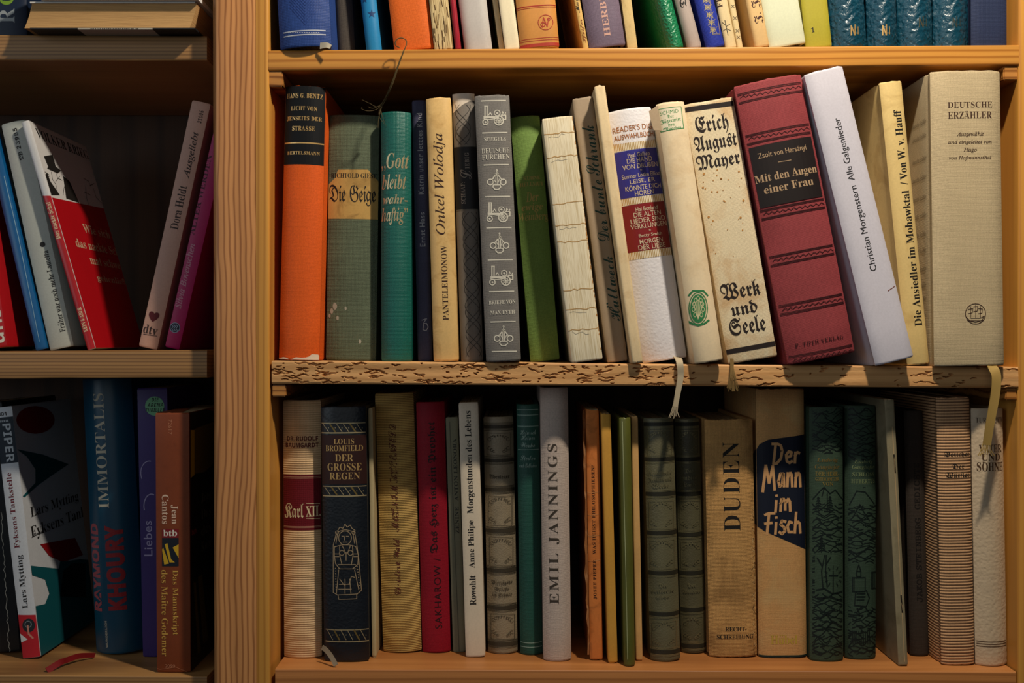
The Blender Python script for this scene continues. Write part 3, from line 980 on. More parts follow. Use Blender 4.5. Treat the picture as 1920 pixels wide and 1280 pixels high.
# ---- left unit, bottom
book('blackspine', 'llow', Q(-30, 36, 1228, -64, 2, 760), 0.076, 'black creased paperback at the far left edge of the lower left shelf', paper('15171a', 0.4, .1), kind='soft', b=.001, t=.0006, dep=.11)
book('tank', 'llow', Q(43, 75, 1237, -12, 22, 765, 1233), 0.062, 'white-spined paperback with a green car and red shapes on its cover', paper('c9ccd2', 0.45, .03), kind='soft', b=.0008, t=.0006, dep=.12)
book('immort', 'llow', Q(172, 262, 1231, 143, 238, 714), 0.074, 'thick teal-blue hardback with tall pale capitals and red block letters', paper('0a4058', 0.35, .05, spec=.5), b=.012, p=2.2, dep=.13)
book('purple', 'llow', Q(268, 330, 1230, 256, 320, 726), 0.070, 'purple paperback with a round green sticker behind the brown one', paper('3a2a66', 0.45, .05), kind='soft', b=.001, t=.0006, dep=.10)
book('brown', 'llow', Q(285, 357, 1261, 283, 353, 774), 0.028, 'rust-brown thick paperback with cream and yellow lettering down the spine', paper('7e3c1e', 0.5, .05, '6a3016', .3, 80), kind='soft', b=.0012, t=.0006, dep=.12, wear=.0006)

for row in ('mid', 'low', 'top', 'lmid', 'llow'):
    resolve(row)
GROUP = {'mid': 'books on the worm-eaten middle shelf', 'low': 'old books on the lower shelf', 'top': 'books on the top shelf',
         'lmid': 'leaning paperbacks in the left unit', 'llow': 'paperbacks on the lower left shelf'}
for B in ORDER:
    build_book(B, GROUP[B.row])

BK = BOOKS
GOLD, PALEG, DULLG = gilt('d8b070'), gilt('c8b48a'), gilt('8c7440')
INK, WHITE, CREAM = shade('1a1715', .6), shade('dcd6c8', .6), shade('e0cfa6', .6)
BROWNINK, REDINK, GREENINK = shade('3a2016', .6), shade('7a1c1c', .6), shade('1d5c3c', .6)

# ================= middle shelf marks
B = BK['bentz']
band(B, 100, 308, shade('101216', .6, .2))
band(B, 266.5, 269, GOLD, .02, 'gilt_rule')
for s, y, w, h in (('HANS G. BENTZ', 179, 68, 9), ('LICHT VON', 203, 49, 8), ('JENSEITS DER', 222, 66, 8.5), ('STRASSE', 240.5, 43, 8.5), ('BERTELSMANN', 286.5, 61, 6.5)):
    T(B, s, 'serb', 570 - (y - 178) * .02, y, w, h, GOLD, space=1.15)
rr = random.Random(4)
pts = [(519 + i * 6, 666 - rr.random() * 5 - (6 if i > 10 else 0)) for i in range(14)]
poly(B, [(517, 676)] + [(x, y + 5 + (3 if 3 < i < 9 else 0)) for i, (x, y) in enumerate(pts)] + [(604, 676)], shade('d8c8b4', .9), part='worn_edge')
flush(B)

B = BK['geige']
TAN = paper('c29a56', .7, .15, '7a5a2c', .6, 70)
poly(B, [(634, 318), (690, 318), (714, 345), (716, 412), (602, 410), (602, 352), (616, 346), (628, 334)], TAN)
T(B, 'RICHTOLD GIESE', 'serb', 663, 329, 86, 9, INK)
T(B, 'Die Geige', 'frl', 660, 366, 88, 40, INK, bold=.012)
for x, y, r in ((628, 574, 4), (622, 583, 3), (648, 578, 2), (633, 596, 2.5), (675, 640, 2.5), (618, 592, 2)):
    disc(B, x, y, r, shade('a8a290', .9), r * 1.7, part='scuff')
flush(B)

B = BK['gott']
for s, y, w, h, dx in (('„Gott', 303, 52, 33, 0), ('bleibt', 340, 46, 28, -2), ('wahr-', 373, 46, 18, 0), ('haftig”', 405, 50, 33, -1)):
    T(B, s, 'bi', 740 + dx, y, w, h, PALEG)
flush(B)

B = BK['katrin']
PALE = shade('a8a6b0', .6)
V(B, 'Ernst Hass', 'sans', 793, 462, 791, 398, 10, PALE, bold=.01, space=1.1)
V(B, 'Katrin unser letztes Kind', 'sans', 790, 364, 786, 212, 10, PALE, bold=.008, space=1.15)
line(B, [(791, 600), (800, 597), (795, 604), (793, 618), (799, 620), (803, 613), (800, 606), (794, 606)], 1.4, PALE, part='publisher_mark')
flush(B)

B = BK['onkel']
V(B, 'PANTELEIMONOW', 'ser', 836, 600, 832, 460, 11, BROWNINK)
V(B, 'Onkel Wolódja', 'it', 829, 440, 822, 250, 24, BROWNINK)
flush(B)

B = BK['schaaf']
band(B, 275, 393, shade('17161a', .5))
band(B, 392, 394.5, shade('6a645c', .6), part='rule')
band(B, 273, 275, shade('6a645c', .6), part='rule')
poly(B, [(840, 160), (895, 160), (893, 188), (880, 190), (868, 196), (852, 210), (846, 215)], paper('dccdbc', .7, .1), part='torn_lit_paper')  # torn pale top, slanted lower edge painted along the neighbour's cast shadow
PT = shade('2c2928', .6)
for sx in (-1, 1):
    for k in range(2):
        line(B, [(885 + sx * 14 * math.sin((y - 396) / 42 * math.pi + k * math.pi / 2 * 0 + k * 0.9) + (y - 540) * .03, y) for y in range(398, 672, 5)], .8, PT, part='ornament')
        line(B, [(868 + sx * 14 * math.sin((y - 190) / 42 * math.pi + k * 0.9), y) for y in range(196, 274, 5)], .8, PT, part='ornament')
V(B, 'SCHAAF:', 'serb', 869, 382, 868, 342, 8, shade('8a8078', .6))
V(B, 'L', 'scl', 874, 336, 873, 318, 20, shade('9a9088', .6))
V(B, 'IEBIG', 'serb', 876, 316, 875, 286, 8, shade('8a8078', .6), space=1.2)
flush(B)

def engine(B, cx, cy, s, m):
    newmark(B)
    def q(*p): return [(cx + x * s, cy + y * s) for x, y in p]
    line(B, q((-18, 2), (-18, -17)), 2.2 * s, m); line(B, q((-14, 2), (-14, -17)), 2.2 * s, m); line(B, q((-19, -17), (-13, -17)), 1.6 * s, m)
    poly(B, q((-20, 2), (8, 2), (8, 6), (-20, 6)), m, part='ornament', own=False)
    line(B, q((-20, 2), (-20, 7), (-10, 8), (8, 6)), 1.4 * s, m)
    line(B, q((-11, 0), (-8, -5), (-5, 0)), 1.6 * s, m)
    ring(B, cx - 17 * s, cy + 13 * s, 5 * s, 2.0 * s, m); disc(B, cx - 17 * s, cy + 13 * s, 1.8 * s, m)
    ring(B, cx + 8 * s, cy + 10 * s, 8.5 * s, 2.2 * s, m); ring(B, cx + 8 * s, cy + 10 * s, 4.2 * s, 1.2 * s, m)
    for a in range(0, 180, 45):
        c_, s_ = math.cos(math.radians(a)) * 8 * s, math.sin(math.radians(a)) * 8 * s
        line(B, [(cx + 8 * s - c_, cy + 10 * s - s_), (cx + 8 * s + c_, cy + 10 * s + s_)], .9 * s, m)
    ring(B, cx + 5 * s, cy - 4 * s, 5.2 * s, 1.8 * s, m); disc(B, cx + 5 * s, cy - 4 * s, 2 * s, m)
    line(B, q((12, 0), (21, 0), (21, 8), (15, 8)), 2 * s, m); line(B, q((14, 0), (15, -7), (17, -3)), 1.4 * s, m)
    line(B, q((19, 0), (21, -5)), 1.4 * s, m)

def governor(B, cx, cy, s, m):
    newmark(B)
    ring(B, cx - 11.5 * s, cy + 5 * s, 5 * s, 2 * s, m); ring(B, cx + 11.5 * s, cy + 5 * s, 5 * s, 2 * s, m)
    ring(B, cx, cy - 9 * s, 2.6 * s, 1.6 * s, m); disc(B, cx, cy - 16 * s, 1.6 * s, m)
    line(B, [(cx, cy - 18 * s), (cx, cy - 6 * s)], 1.6 * s, m)
    for sx in (-1, 1):
        line(B, [(cx + sx * 2 * s, cy - 8 * s), (cx + sx * 9 * s, cy + 1 * s)], 2.0 * s, m)
        line(B, [(cx + sx * 6 * s, cy - 2 * s), (cx + sx * 2 * s, cy + 6 * s)], 1.2 * s, m)
        line(B, [(cx + sx * 1.6 * s, cy - 6 * s), (cx + sx * 1.6 * s, cy + 10 * s)], 1.6 * s, m)
    line(B, [(cx - 6 * s, cy + 10 * s), (cx + 6 * s, cy + 10 * s), (cx + 7 * s, cy + 14 * s), (cx + 3 * s, cy + 18 * s), (cx - 3 * s, cy + 18 * s), (cx - 7 * s, cy + 14 * s)], 2 * s, m, closed=True)

B = BK['stiegele']
WS = shade('d2cdbf', .7)
mid = lambda y: 924.5 + (y - 175) * .0435
for y in (189, 249, 309, 368.5, 427, 487, 546, 603, 658.5):
    newmark(B); line(B, [(mid(y) - 23, y + .5), (mid(y) + 23, y - .5)], 2.2, WS, part='spine_rule')
engine(B, mid(216) + 1, 216, 1.0, WS); engine(B, mid(397) + 1, 397, 1.0, WS); engine(B, mid(516) + 1, 516, 1.0, WS)
for y in (336, 455, 629): governor(B, mid(y), y, 1.05, WS)
T(B, 'STIEGELE', 'serb', mid(260.5), 260.5, 41, 7, WS)
T(B, 'DEUTSCHE', 'ser', mid(282), 282, 52, 9.5, WS); T(B, 'FURCHEN', 'ser', mid(294), 294, 52, 9.5, WS)
T(B, 'BRIEFE VON', 'serb', mid(566), 566, 50, 7.5, WS); T(B, 'MAX EYTH', 'serb', mid(585), 585, 46, 7, WS)
flush(B)

B = BK['weinberg']
T(B, 'KÜHNE', 'serb', 997, 333, 32, 7, shade('b39c5a', .6)); T(B, 'HELLMUT', 'serb', 997, 345, 44, 7, shade('b39c5a', .6))
T(B, 'Der', 'bi', 998, 369, 24, 18, shade('b39c5a', .6)); T(B, 'ewige', 'bi', 998, 389, 40, 17, shade('b39c5a', .6)); T(B, 'Weinberg', 'bi', 1001, 407, 56, 19, shade('b39c5a', .6))
flush(B)

B = BK['bare']
CORD = shade('b7905a', .9)
rr = random.Random(5)
for y in (252, 296, 383, 424, 455, 545, 582, 620):
    x0 = 1010 + (y - 211) * .122
    pts = [(x0 + 1 + i * 6.2, y - i * .55 + rr.uniform(-1.6, 1.6)) for i in range(11)]
    line(B, pts, 1.5, CORD, part='sewing_cord')
    if rr.random() < .6:
        line(B, [(p[0], p[1] + rr.uniform(3, 9)) for p in pts[2:8]], .7, shade('a9a294', .9), part='sewing_thread')
GLUE = shade('b0793a', .8)
for y in range(212, 660, 9):
    for side in (1, 63):
        if rr.random() < .6:
            x0 = 1010 + (y - 211) * .124 + side
            disc(B, x0, y, rr.uniform(.8, 2.4), GLUE, rr.uniform(2, 6), part='glue_stain')
flush(B)

B = BK['schrank']
DG = shade('123a34', .6)
V(B, 'Hüllweck', 'sc', 1155, 602, 1135, 482, 23, DG)
V(B, 'Der bunte', 'sc', 1134, 452, 1116, 338, 22, DG)
V(B, 'Schrank', 'sc', 1114, 330, 1101, 236, 24, DG)
flush(B)

B = BK['digest']
BLUE, RED, GB = shade('2c2a86', .4, .5), shade('7e1418', .4, .5), gilt('c39a52')
def comb(y0, y1):
    band(B, y0, y1, shade('e6dcc4', .5), .02, 'fringe_band')
    cx = 1182.5 + (y0 - 201) * .145
    newmark(B)
    for i in range(-14, 15):
        x = cx + i * 3.1
        yy = (y0 + y1) / 2 - i * 3.1 * .13
        line(B, [(x - 1, yy - (y1 - y0) / 2), (x + 1, yy + (y1 - y0) / 2)], 1.3, GB, part='gilt_fringe')
comb(266, 279); comb(368, 380.5); comb(468.5, 482)
band(B, 280, 367, BLUE, .01, 'spine_label'); band(B, 381, 468, RED, .01, 'spine_label')
T(B, 'READER’S DIGEST', 'sans', 1196, 238, 94, 10.5, shade('a5693a', .5), bold=.004); T(B, 'AUSWAHLBÜCHER', 'sans', 1195, 252, 88, 11.5, shade('a5693a', .5), bold=.012)
GL = shade('cdbba0', .5)
for s, y, w, h in (('Paul Gallico', 289, 42, 8), ('DIE HAND', 299, 48, 9), ('VON DRÜBEN', 309, 67, 11), ('*', 318, 4, 4), ('Sumner Locke Elliott', 327, 74, 8), ('LEISE, ER', 338.5, 48, 9), ('KÖNNTE DICH', 349, 68, 11), ('HÖREN', 359.5, 36, 11)):
    T(B, s, 'sans', 1183 + (y - 207) * .145 + 3, y, w, h, GL, bold=.004)
for s, y, w, h in (('Hal Borland', 390, 42, 8), ('DIE ALTEN', 400, 52, 9), ('LIEDER SIND', 411, 66, 9), ('VERKLUNGEN', 421.5, 69, 9), ('*', 431, 4, 4), ('Betty Smith', 440, 44, 8), ('MORGEN', 450.5, 44, 9), ('DER LIEBE', 461, 52, 9)):
    T(B, s, 'sans', 1183 + (y - 207) * .145 + 3, y, w, h, GL, bold=.004)
flush(B)
strip([(1268, 668, .014), (1274, 678, -.0035), (1276, 705, -.0042), (1271, 735, -.0042), (1266, 762, -.0040)], (14, 9), shade('b8a88c', .85), B, 'ribbon_bookmark', .0007, fray=6)

B = BK['schmid']
GREEN2 = shade('3f8a4e', .6)
hwS = B.w / 2
bm = bmesh.new()
fl = [(-hwS - .0062, B.h - .0045), (-hwS + .001, B.h - .0012), (-hwS + .001, B.h - .021), (-hwS - .0048, B.h - .0195), (-hwS - .0058, B.h - .012)]
fa = [bm.verts.new((x, .0008 - (x + hwS) * .15, z)) for x, z in fl]; fb_ = [bm.verts.new((x, .0016 - (x + hwS) * .15, z)) for x, z in fl]
bm.faces.new(fa[::-1]); bm.faces.new(fb_)
for k in range(5): bm.faces.new((fa[k], fa[(k + 1) % 5], fb_[(k + 1) % 5], fb_[k]))
bmesh.ops.recalc_face_normals(bm, faces=bm.faces)
link_mesh('torn_jacket_flap', bm, paper('b8a083', .7, .1), B.root)
poly(B, [(1234, 206), (1277, 200), (1282, 240), (1239, 248)], shade('efe4c8', .6), part='spine_label')
line(B, [(1234, 206), (1277, 200), (1282, 240), (1239, 248)], 1.4, GREEN2, closed=True, part='label_frame')
for s, st, x, y, w, h in (('SCHMID', 'sans', 1255, 210, 34, 7), ('Der', 'fr', 1257, 218, 12, 6.5), ('Jägerwirt', 'fr', 1258, 226, 38, 9), ('von', 'fr', 1259, 234, 12, 5), ('München', 'fr', 1261, 241, 34, 8)):
    T(B, s, st, x, y, w, h, GREEN2)
cx, cy = 1309, 578
E1 = shade('2f7f4a', .6)
disc(B, cx, cy, 15, E1, 27, part='emblem'); ring(B, cx, cy, 17.5, 1.6, E1, 30, part='emblem')
PAPERC = shade('dcd0a4', .6)
for k in range(-2, 3):
    line(B, [(cx, cy + 20), (cx + k * 2.5, cy + 4), (cx + k * 4.5, cy - 16 + abs(k) * 3)], 1.1, PAPERC, part='emblem_leaves')
for k, (ax, ay) in enumerate(((-8, -8), (8, -8), (-9, 2), (9, 2), (0, -19), (-5, -15), (5, -15), (-6, 12), (6, 12))):
    ring(B, cx + ax, cy + ay, 2.6, 1.0, PAPERC, 4, part='emblem_leaves')
line(B, [(cx - 18, cy - 24), (cx - 10, cy - 33), (cx + 10, cy - 33), (cx + 18, cy - 24)], 3.2, E1, part='emblem')
line(B, [(cx - 20, cy + 24), (cx - 11, cy + 29), (cx, cy + 32), (cx + 11, cy + 29), (cx + 20, cy + 22)], 3.6, E1, part='emblem')
flush(B)

B = BK['erich']
BI = shade('221817', .7)
for s, x, y, w, h in (('Erich', 1335, 234, 62, 38), ('Auguſt', 1342, 268, 80, 36), ('Mayer', 1347, 303, 82, 34), ('Werk', 1388, 543, 74, 32), ('und', 1395, 577, 50, 25), ('Seele', 1401, 609, 68, 33)):
    T(B, s.replace('ſ', 's'), 'fr', x, y, w, h, BI, bold=.006)
line(B, [(1282, 207), (1373, 194)], 9, BI, part='spine_bar'); newmark(B); line(B, [(1362, 660), (1451, 644)], 9, BI, part='spine_bar')
FOX = shade('b98242', .8)
rr = random.Random(8)
for i in range(34):
    u = rr.uniform(0, 1) ** 1
    y = rr.choice((330, 345, 355, 370, 420, 480)) + rr.uniform(-14, 14)
    disc(B, 1290 + (y - 185) * .152 + u * 80, y, rr.uniform(.5, 2.2), FOX, part='foxing')
flush(B)
M = shade('7c6238', .9)
bm = bmesh.new()
rr = random.Random(2)
for k in range(22):
    x0 = 1372 + rr.uniform(-3, 3)
    x1 = 1374 + (k / 21 - .5) * 22
    tube_into(bm, smooth_pts([P(x0, 672, -.001 - rr.random() * .001), P(x0 + .5, 688, -.0035), P((x0 + x1) / 2, 708, -.004 - rr.random() * .0015), P(x1, 726 + rr.uniform(0, 8), -.0042)], 3), .00028, 4)
bm.transform(B.Mi)
link_mesh('ribbon_tassel', bm, M, B.root, 60)

B = BK['harsanyi']
RD, GR = shade('3c0e12', .7), shade('b99a78', .5, .4)
ctr = lambda y: 1441 + (y - 150) * .197
for y, zig in ((172, 1), (250, 1), (391, 1), (478, 1), (570, 1), (666, 1)):
    for dy in (-9, -6.5, 6.5, 9):
        band(B, y + dy - .8, y + dy + .8, RD, .05, 'tooled_line')
    c = ctr(y)
    pts = [(c + i * 5.2, y - i * 5.2 * .18 + (2 if i % 2 else -2)) for i in range(-11, 12)]
    newmark(B); line(B, pts, 1.3, RD, part='tooled_line')
band(B, 265, 378, shade('1e1616', .55), .07, 'spine_label')
T(B, 'Zsolt von Harsányi', 'sans', ctr(285), 285, 92, 13, GR, bold=.0)
line(B, [(ctr(302) - 12, 304), (ctr(302) + 12, 300)], 1, GR, part='label_rule')
T(B, 'Mit den Augen', 'serb', ctr(327), 327, 118, 19, GR); T(B, 'einer Frau', 'serb', ctr(347), 347, 94, 15, GR)
T(B, 'P. TOTH VERLAG', 'serb', ctr(639), 639, 92, 8, RD, space=1.2)
flush(B)

B = BK['morgenstern']
V(B, 'Christian Morgenstern', 'sans', 1641, 507, 1600, 348, 16, INK)
V(B, 'Alle Galgenlieder', 'sans', 1598, 338, 1571, 221, 16, INK)
line(B, [(1665, 545), (1671, 541), (1678, 536)], 1.4, shade('7a4030', .7), part='scratch')
flush(B)

B = BK['hauff']
V(B, 'Die Ansiedler im Mohawktal', 'serb', 1722, 611, 1698, 357, 15, INK)
V(B, '/ Von W. v. Hauff', 'serb', 1696, 346, 1682, 206, 15, INK)
flush(B)

B = BK['hofmann']
for s, st, y, w, h in (('DEUTSCHE', 'ser', 196, 84, 11), ('ERZÄHLER', 'ser', 215, 83, 14), ('Ausgewählt', 'it', 252, 51, 10), ('und eingeleitet von', 'it', 266.5, 82, 9), ('Hugo', 'it', 281.5, 25, 9), ('von Hofmannsthal', 'it', 296, 80, 9)):
    T(B, s, st, 1819, y, w, h, BROWNINK, bold=.012 if st == 'it' else 0)
ring(B, 1829, 588, 19, 1.2, BROWNINK, part='ship_emblem')
for pts in ([(1812, 594), (1818, 601), (1840, 601), (1846, 592), (1838, 596), (1820, 596)], [(1820, 574), (1820, 596)], [(1829, 571), (1829, 596)], [(1838, 574), (1838, 596)],
            [(1815, 580), (1824, 578), (1823, 586), (1815, 588)], [(1825, 575), (1833, 574), (1832, 583), (1825, 584)], [(1834, 578), (1842, 579), (1841, 587), (1834, 588)], [(1813, 600), (1829, 604), (1845, 599)]):
    line(B, pts, 1.0, BROWNINK, part='ship_emblem')
SIDE = shade('6b5a40', .7)
for y in (232, 258, 300, 335, 372, 405, 440, 470, 505, 535, 560, 590):
    V_ = (1716, y)
    T(B, 'deutsche Erzähler', 'it', 1724, y, 26, 9, SIDE, 0, 'L', 'cover_lettering')
flush(B)
strip([(1856, 680, -.004), (1862, 690, -.0105), (1868, 706, -.013), (1866, 740, -.013), (1857, 790, -.012), (1850, 834, -.010)], (19, 15), shade('a8894a', .7), B, 'ribbon_bookmark', .0009, fray=7)

# ================= lower shelf marks
B = BK['karl']
DR = shade('5c1016', .7)
T(B, 'DR. RUDOLF', 'sb', 566, 822, 58, 9, DR); T(B, 'BAUMGARDT', 'sb', 565, 834.5, 62, 9, DR)
band(B, 890, 994, cloth('6e1420', .7, .1, .3, .0016), 0, 'spine_band')
for y in (894, 896.5, 987, 989): band(B, y - .6, y + .6, shade('b0806a', .7), 0, 'rule')
T(B, 'Karl', 'fr', 551, 957, 38, 28, CREAM); T(B, 'XII.', 'serb', 587, 958, 26, 20, CREAM)
line(B, [(574, 943), (600, 943)], 1.2, CREAM, part='rule'); line(B, [(574, 971), (600, 971)], 1.2, CREAM, part='rule')
flush(B)

B = BK['regen']
def fret(y0, y1, x0, x1):
    newmark(B)
    line(B, [(x0, y0), (x1, y0 - 1)], 1.6, PALEG, part='gilt_band'); line(B, [(x0, y1), (x1, y1 - 1)], 2.2, PALEG, part='gilt_band')
    n = 6
    for i in range(n):
        x = x0 + 3 + (x1 - x0 - 6) * i / n
        line(B, [(x, y0 + 2), (x + 10, y1 - 2)], 2.8 if i % 3 == 1 else 1.1, PALEG if i % 3 != 1 else DULLG, part='gilt_band')
        disc(B, x + 10, (y0 + y1) / 2, .9, PALEG, part='gilt_band')
fret(793, 811, 603, 685); fret(911, 929, 606, 687); fret(1179, 1201, 611, 692)
poly(B, [(602, 815), (689, 814), (690, 906), (604, 907)], shade('2e1512', .5), part='spine_label')
for s, y, w, h in (('LOUIS', 827, 38, 10), ('BROMFIELD', 840, 70, 11), ('DER', 858, 34, 13), ('GROSSE', 875, 64, 14), ('REGEN', 892, 57, 13)):
    T(B, s, 'ser', 645 + (y - 840) * .02, y, w, h, GOLD)
cx = 651
GQ = shade('b9a07e', .45, .5, .3)
def qq(*p): return [(cx + x, y) for x, y in p]
ring(B, cx - 4, 1008, 12, 1.3, GQ, 13, part='gilt_figure')
for pts in (qq((-18, 995), (-14, 988), (-8, 990), (-4, 982), (0, 988), (6, 984), (9, 990), (15, 994)), qq((-18, 997), (-4, 992), (14, 997)),
            qq((-20, 998), (-26, 1022), (-26, 1110), (-18, 1115), (19, 1113), (27, 1106), (22, 1050), (18, 1020), (14, 998)),
            qq((-24, 1025), (-10, 1021), (3, 1021), (16, 1024), (21, 1040), (20, 1058), (10, 1066), (-14, 1066), (-22, 1056), (-24, 1040), (-24, 1025)),
            qq((-14, 1022), (-14, 1040), (-10, 1058)), qq((10, 1022), (11, 1040), (8, 1058)), qq((-9, 1023), (-3, 1036), (1, 1036), (6, 1023)), qq((-2, 1036), (-2, 1050)),
            qq((-24, 1038), (-15, 1038)), qq((-24, 1043), (-15, 1043)), qq((12, 1038), (21, 1038)), qq((12, 1043), (21, 1043)),
            qq((-17, 1058), (16, 1058)), qq((-17, 1066), (16, 1066)), qq((-16, 1068), (-20, 1112)), qq((14, 1068), (22, 1106)),
            qq((-14, 1085), (-6, 1096), (4, 1094), (8, 1080), (14, 1082)), qq((-15, 1095), (6, 1095)), qq((-16, 1104), (8, 1104)), qq((-4, 1085), (-4, 1112)), qq((5, 1085), (7, 1112)),
            qq((-17, 1115), (-16, 1123), (18, 1122), (18, 1114)), qq((-10, 1005), (-6, 1005)), qq((-2, 1005), (3, 1005)), qq((-5, 1005), (-5, 1012)), qq((-8, 1016), (0, 1016)),
            qq((-18, 1000), (-21, 1018)), qq((11, 1000), (14, 1018))):
    line(B, pts, 1.25, GQ, part='gilt_figure')
ring(B, cx - 10, 1036, 4.5, 1.2, GQ, part='gilt_figure'); ring(B, cx + 6, 1036, 4.5, 1.2, GQ, part='gilt_figure')
ring(B, cx - 19, 998, 3, 1.2, GQ, part='gilt_figure'); ring(B, cx + 12, 998, 3, 1.2, GQ, part='gilt_figure')
for k in range(9):
    disc(B, cx - 22 + k * .2, 1065 + k * 5, .9, GQ, part='gilt_figure'); disc(B, cx + 19 + k * .6, 1062 + k * 5, .9, GQ, part='gilt_figure')
flush(B)
strip([(604, 1213, .016), (612, 1219, .013), (622, 1232, .008), (630, 1247, .0045)], (9, 9), shade('8a7a64', .7), B, 'ribbon_bookmark', .0005)

B = BK['mohn']
V(B, 'Christine Wald   MOHN IM ÄHRENFELD', 'scl', 747, 1115, 733, 795, 15, shade('5e2a1c', .7), bold=.014)
flush(B)
B = BK['sakharow']
V(B, 'SAKHAROW /', 'sans', 824, 1178, 818, 1046, 13, shade('26060a', .6), space=1.15)
V(B, 'Das Herz ist ein Prophet', 'fr', 817, 1036, 808, 790, 18, shade('22060a', .6))
flush(B)
B = BK['zenine']
V(B, 'ZENINE   ANTON LEONORA', 'serb', 858, 1000, 852, 822, 7, shade('33332c', .6))
line(B, [(843, 790), (861, 1220)], 1.0, shade('4c4a3e', .7), part='crease_or_highlight')
flush(B)
B = BK['rowohlt']
V(B, 'Rowohlt', 'ser', 887, 1134, 886, 1078, 12, INK, bold=.006); V(B, 'Anne Philipe', 'ser', 886, 1064, 884, 975, 14, INK, bold=.006)
V(B, 'Morgenstunden des Lebens', 'ser', 884, 962, 878, 770, 15, INK, bold=.006)
flush(B)

def tooled(B, xs, grooves, titles, m1, m2, xmid, amp=.8):
    for y in grooves:
        band(B, y - 3.5, y + 3.5, m2, 0, 'raised_band')
        for dy in (-7, -5, 5, 7): band(B, y + dy - .5, y + dy + .5, m1, .02, 'tooled_line')
    rr = random.Random(len(B.key) + int(xmid))
    seg = sorted(grooves)
    for a, b in zip(seg, seg[1:]):
        if any(a < t_[1] < b for t_ in titles): continue
        newmark(B); c = xmid + (0.022 * ((a + b) / 2 - 780))
        hw = xs * .40
        y0, y1 = a + 11, b - 11
        line(B, [(c - hw, y0), (c + hw, y0), (c + hw, y1), (c - hw, y1)], .8, m1, closed=True, part='tooled_frame')
        for sx in (-1, 1):
            for (yy, sy) in ((y0 + 4, 1), (y1 - 4, -1)):
                for k in range(3):
                    line(B, circ(c + sx * (hw - 5 - k * 4), yy + sy * (2 + (2 - k) * 3), 3.2 - k * .6, None, 8, 30, 300), .9, m1, part='tooled_frame')
        for k in range(4):
            disc(B, c + (k - 1.5) * 5, y0 + 4 + 2 * abs(k - 1.5), 1.1, m1, 1.8, part='tooled_frame')
    for (s, y, w, h) in titles:
        T(B, s, 'fr', xmid + .022 * (y - 780), y, w, h, m1 if B.key != 'antique' else m2)
tooled(BK['antique'], 56, (800, 863, 918, 995, 1069, 1139, 1207), (('Abenteuer', 893, 38, 9), ('Vierzigste', 1092, 40, 9), ('Briefe', 1104, 28, 9), ('im Schnee', 1115, 38, 9)), shade('4a4132', .6), shade('3c3427', .6), 934)
flush(BK['antique'])
OLDG = gilt('8e8664')
tooled(BK['pairone'], 57, (795, 861, 926, 999, 1074, 1151, 1222), (('Gesammelte', 885, 44, 9), ('Romane und', 897, 44, 9), ('Werke', 909, 32, 9), ('Der', 1096, 16, 8), ('verlorene', 1106, 42, 8), ('Sohn', 1118, 26, 8)), OLDG, shade('2a281e', .5), 1236)
flush(BK['pairone'])
tooled(BK['pairtwo'], 47, (795, 861, 926, 1002, 1074, 1143, 1211), (('Das', 882, 16, 8), ('andere', 895, 28, 8), ('Land', 908, 22, 8), ('Der', 1096, 16, 8), ('Wanderer', 1107, 34, 8)), OLDG, shade('2a281e', .5), 1290)
flush(BK['pairtwo'])

B = BK['heine']
SILV = shade('8fa89c', .5)
for y in (768, 778, 799, 843, 1205, 1213): band(B, y - .6, y + .6, SILV, .06, 'silver_rule')
rr = random.Random(12)
for s, y, w in (('Heinrich', 810, 30), ('Heines', 820, 26), ('Werke', 834, 26), ('Lieder', 858, 28), ('und Balladen', 872, 32)):
    T(B, s, 'sc', 990, y, w, 9, SILV)
flush(B)
B = BK['emil']
V(B, 'EMIL JANNINGS', 'ser', 1041, 1132, 1036, 832, 20, shade('3e352c', .7), bold=.004, space=1.25)
flush(B)
B = BK['pieper']
V(B, 'JOSEF PIEPER   WAS HEISST PHILOSOPHIEREN?', 'serb', 1117, 1123, 1111, 872, 6.5, shade('3a1c0e', .6), space=1.15)
for y in (922, 964, 1003, 1050): line(B, [(1099, y), (1106, y + 2), (1126, y - 1)], .9, shade('cf9058', .8), part='crack')
flush(B)
# the peeling cover flap of the torn brown book
bm = bmesh.new()
rr = random.Random(9)
prev = None
L_, R_ = [], []
for i in range(28):
    y = 768 + i * 17
    xr = 1098 + (y - 768) * .0205
    tear = 4 + (3 if y < 1000 else 10) * abs(noise.noise(Vector((y * .021, 2, 1)))) + rr.uniform(0, 1.6)
    L_.append((P(xr - tear, y, .024 + .003 * math.sin(i)), P(xr - tear, y, .0252 + .003 * math.sin(i))))
    R_.append((P(xr - .4, y, .0285), P(xr - .4, y, .0297)))
vsr = [[bm.verts.new(p) for p in (l[0], r[0], r[1], l[1])] for l, r in zip(L_, R_)]
for a, b in zip(vsr, vsr[1:]):
    for k in range(4): bm.faces.new((a[k], a[(k + 1) % 4], b[(k + 1) % 4], b[k]))
bm.faces.new(vsr[0]); bm.faces.new(vsr[-1][::-1])
bmesh.ops.recalc_face_normals(bm, faces=bm.faces)
bm.transform(B.Mi)
link_mesh('torn_cover', bm, paper('a06a3c', .8, .15, 'd8a878', .6, 60), B.root, 40)

B = BK['greenlet']
line(B, [(1167, 790), (1177, 1236)], 1.0, shade('b9bd8c', .5), part='crease_or_highlight')  # painted highlight line along the glossy spine
flush(B)

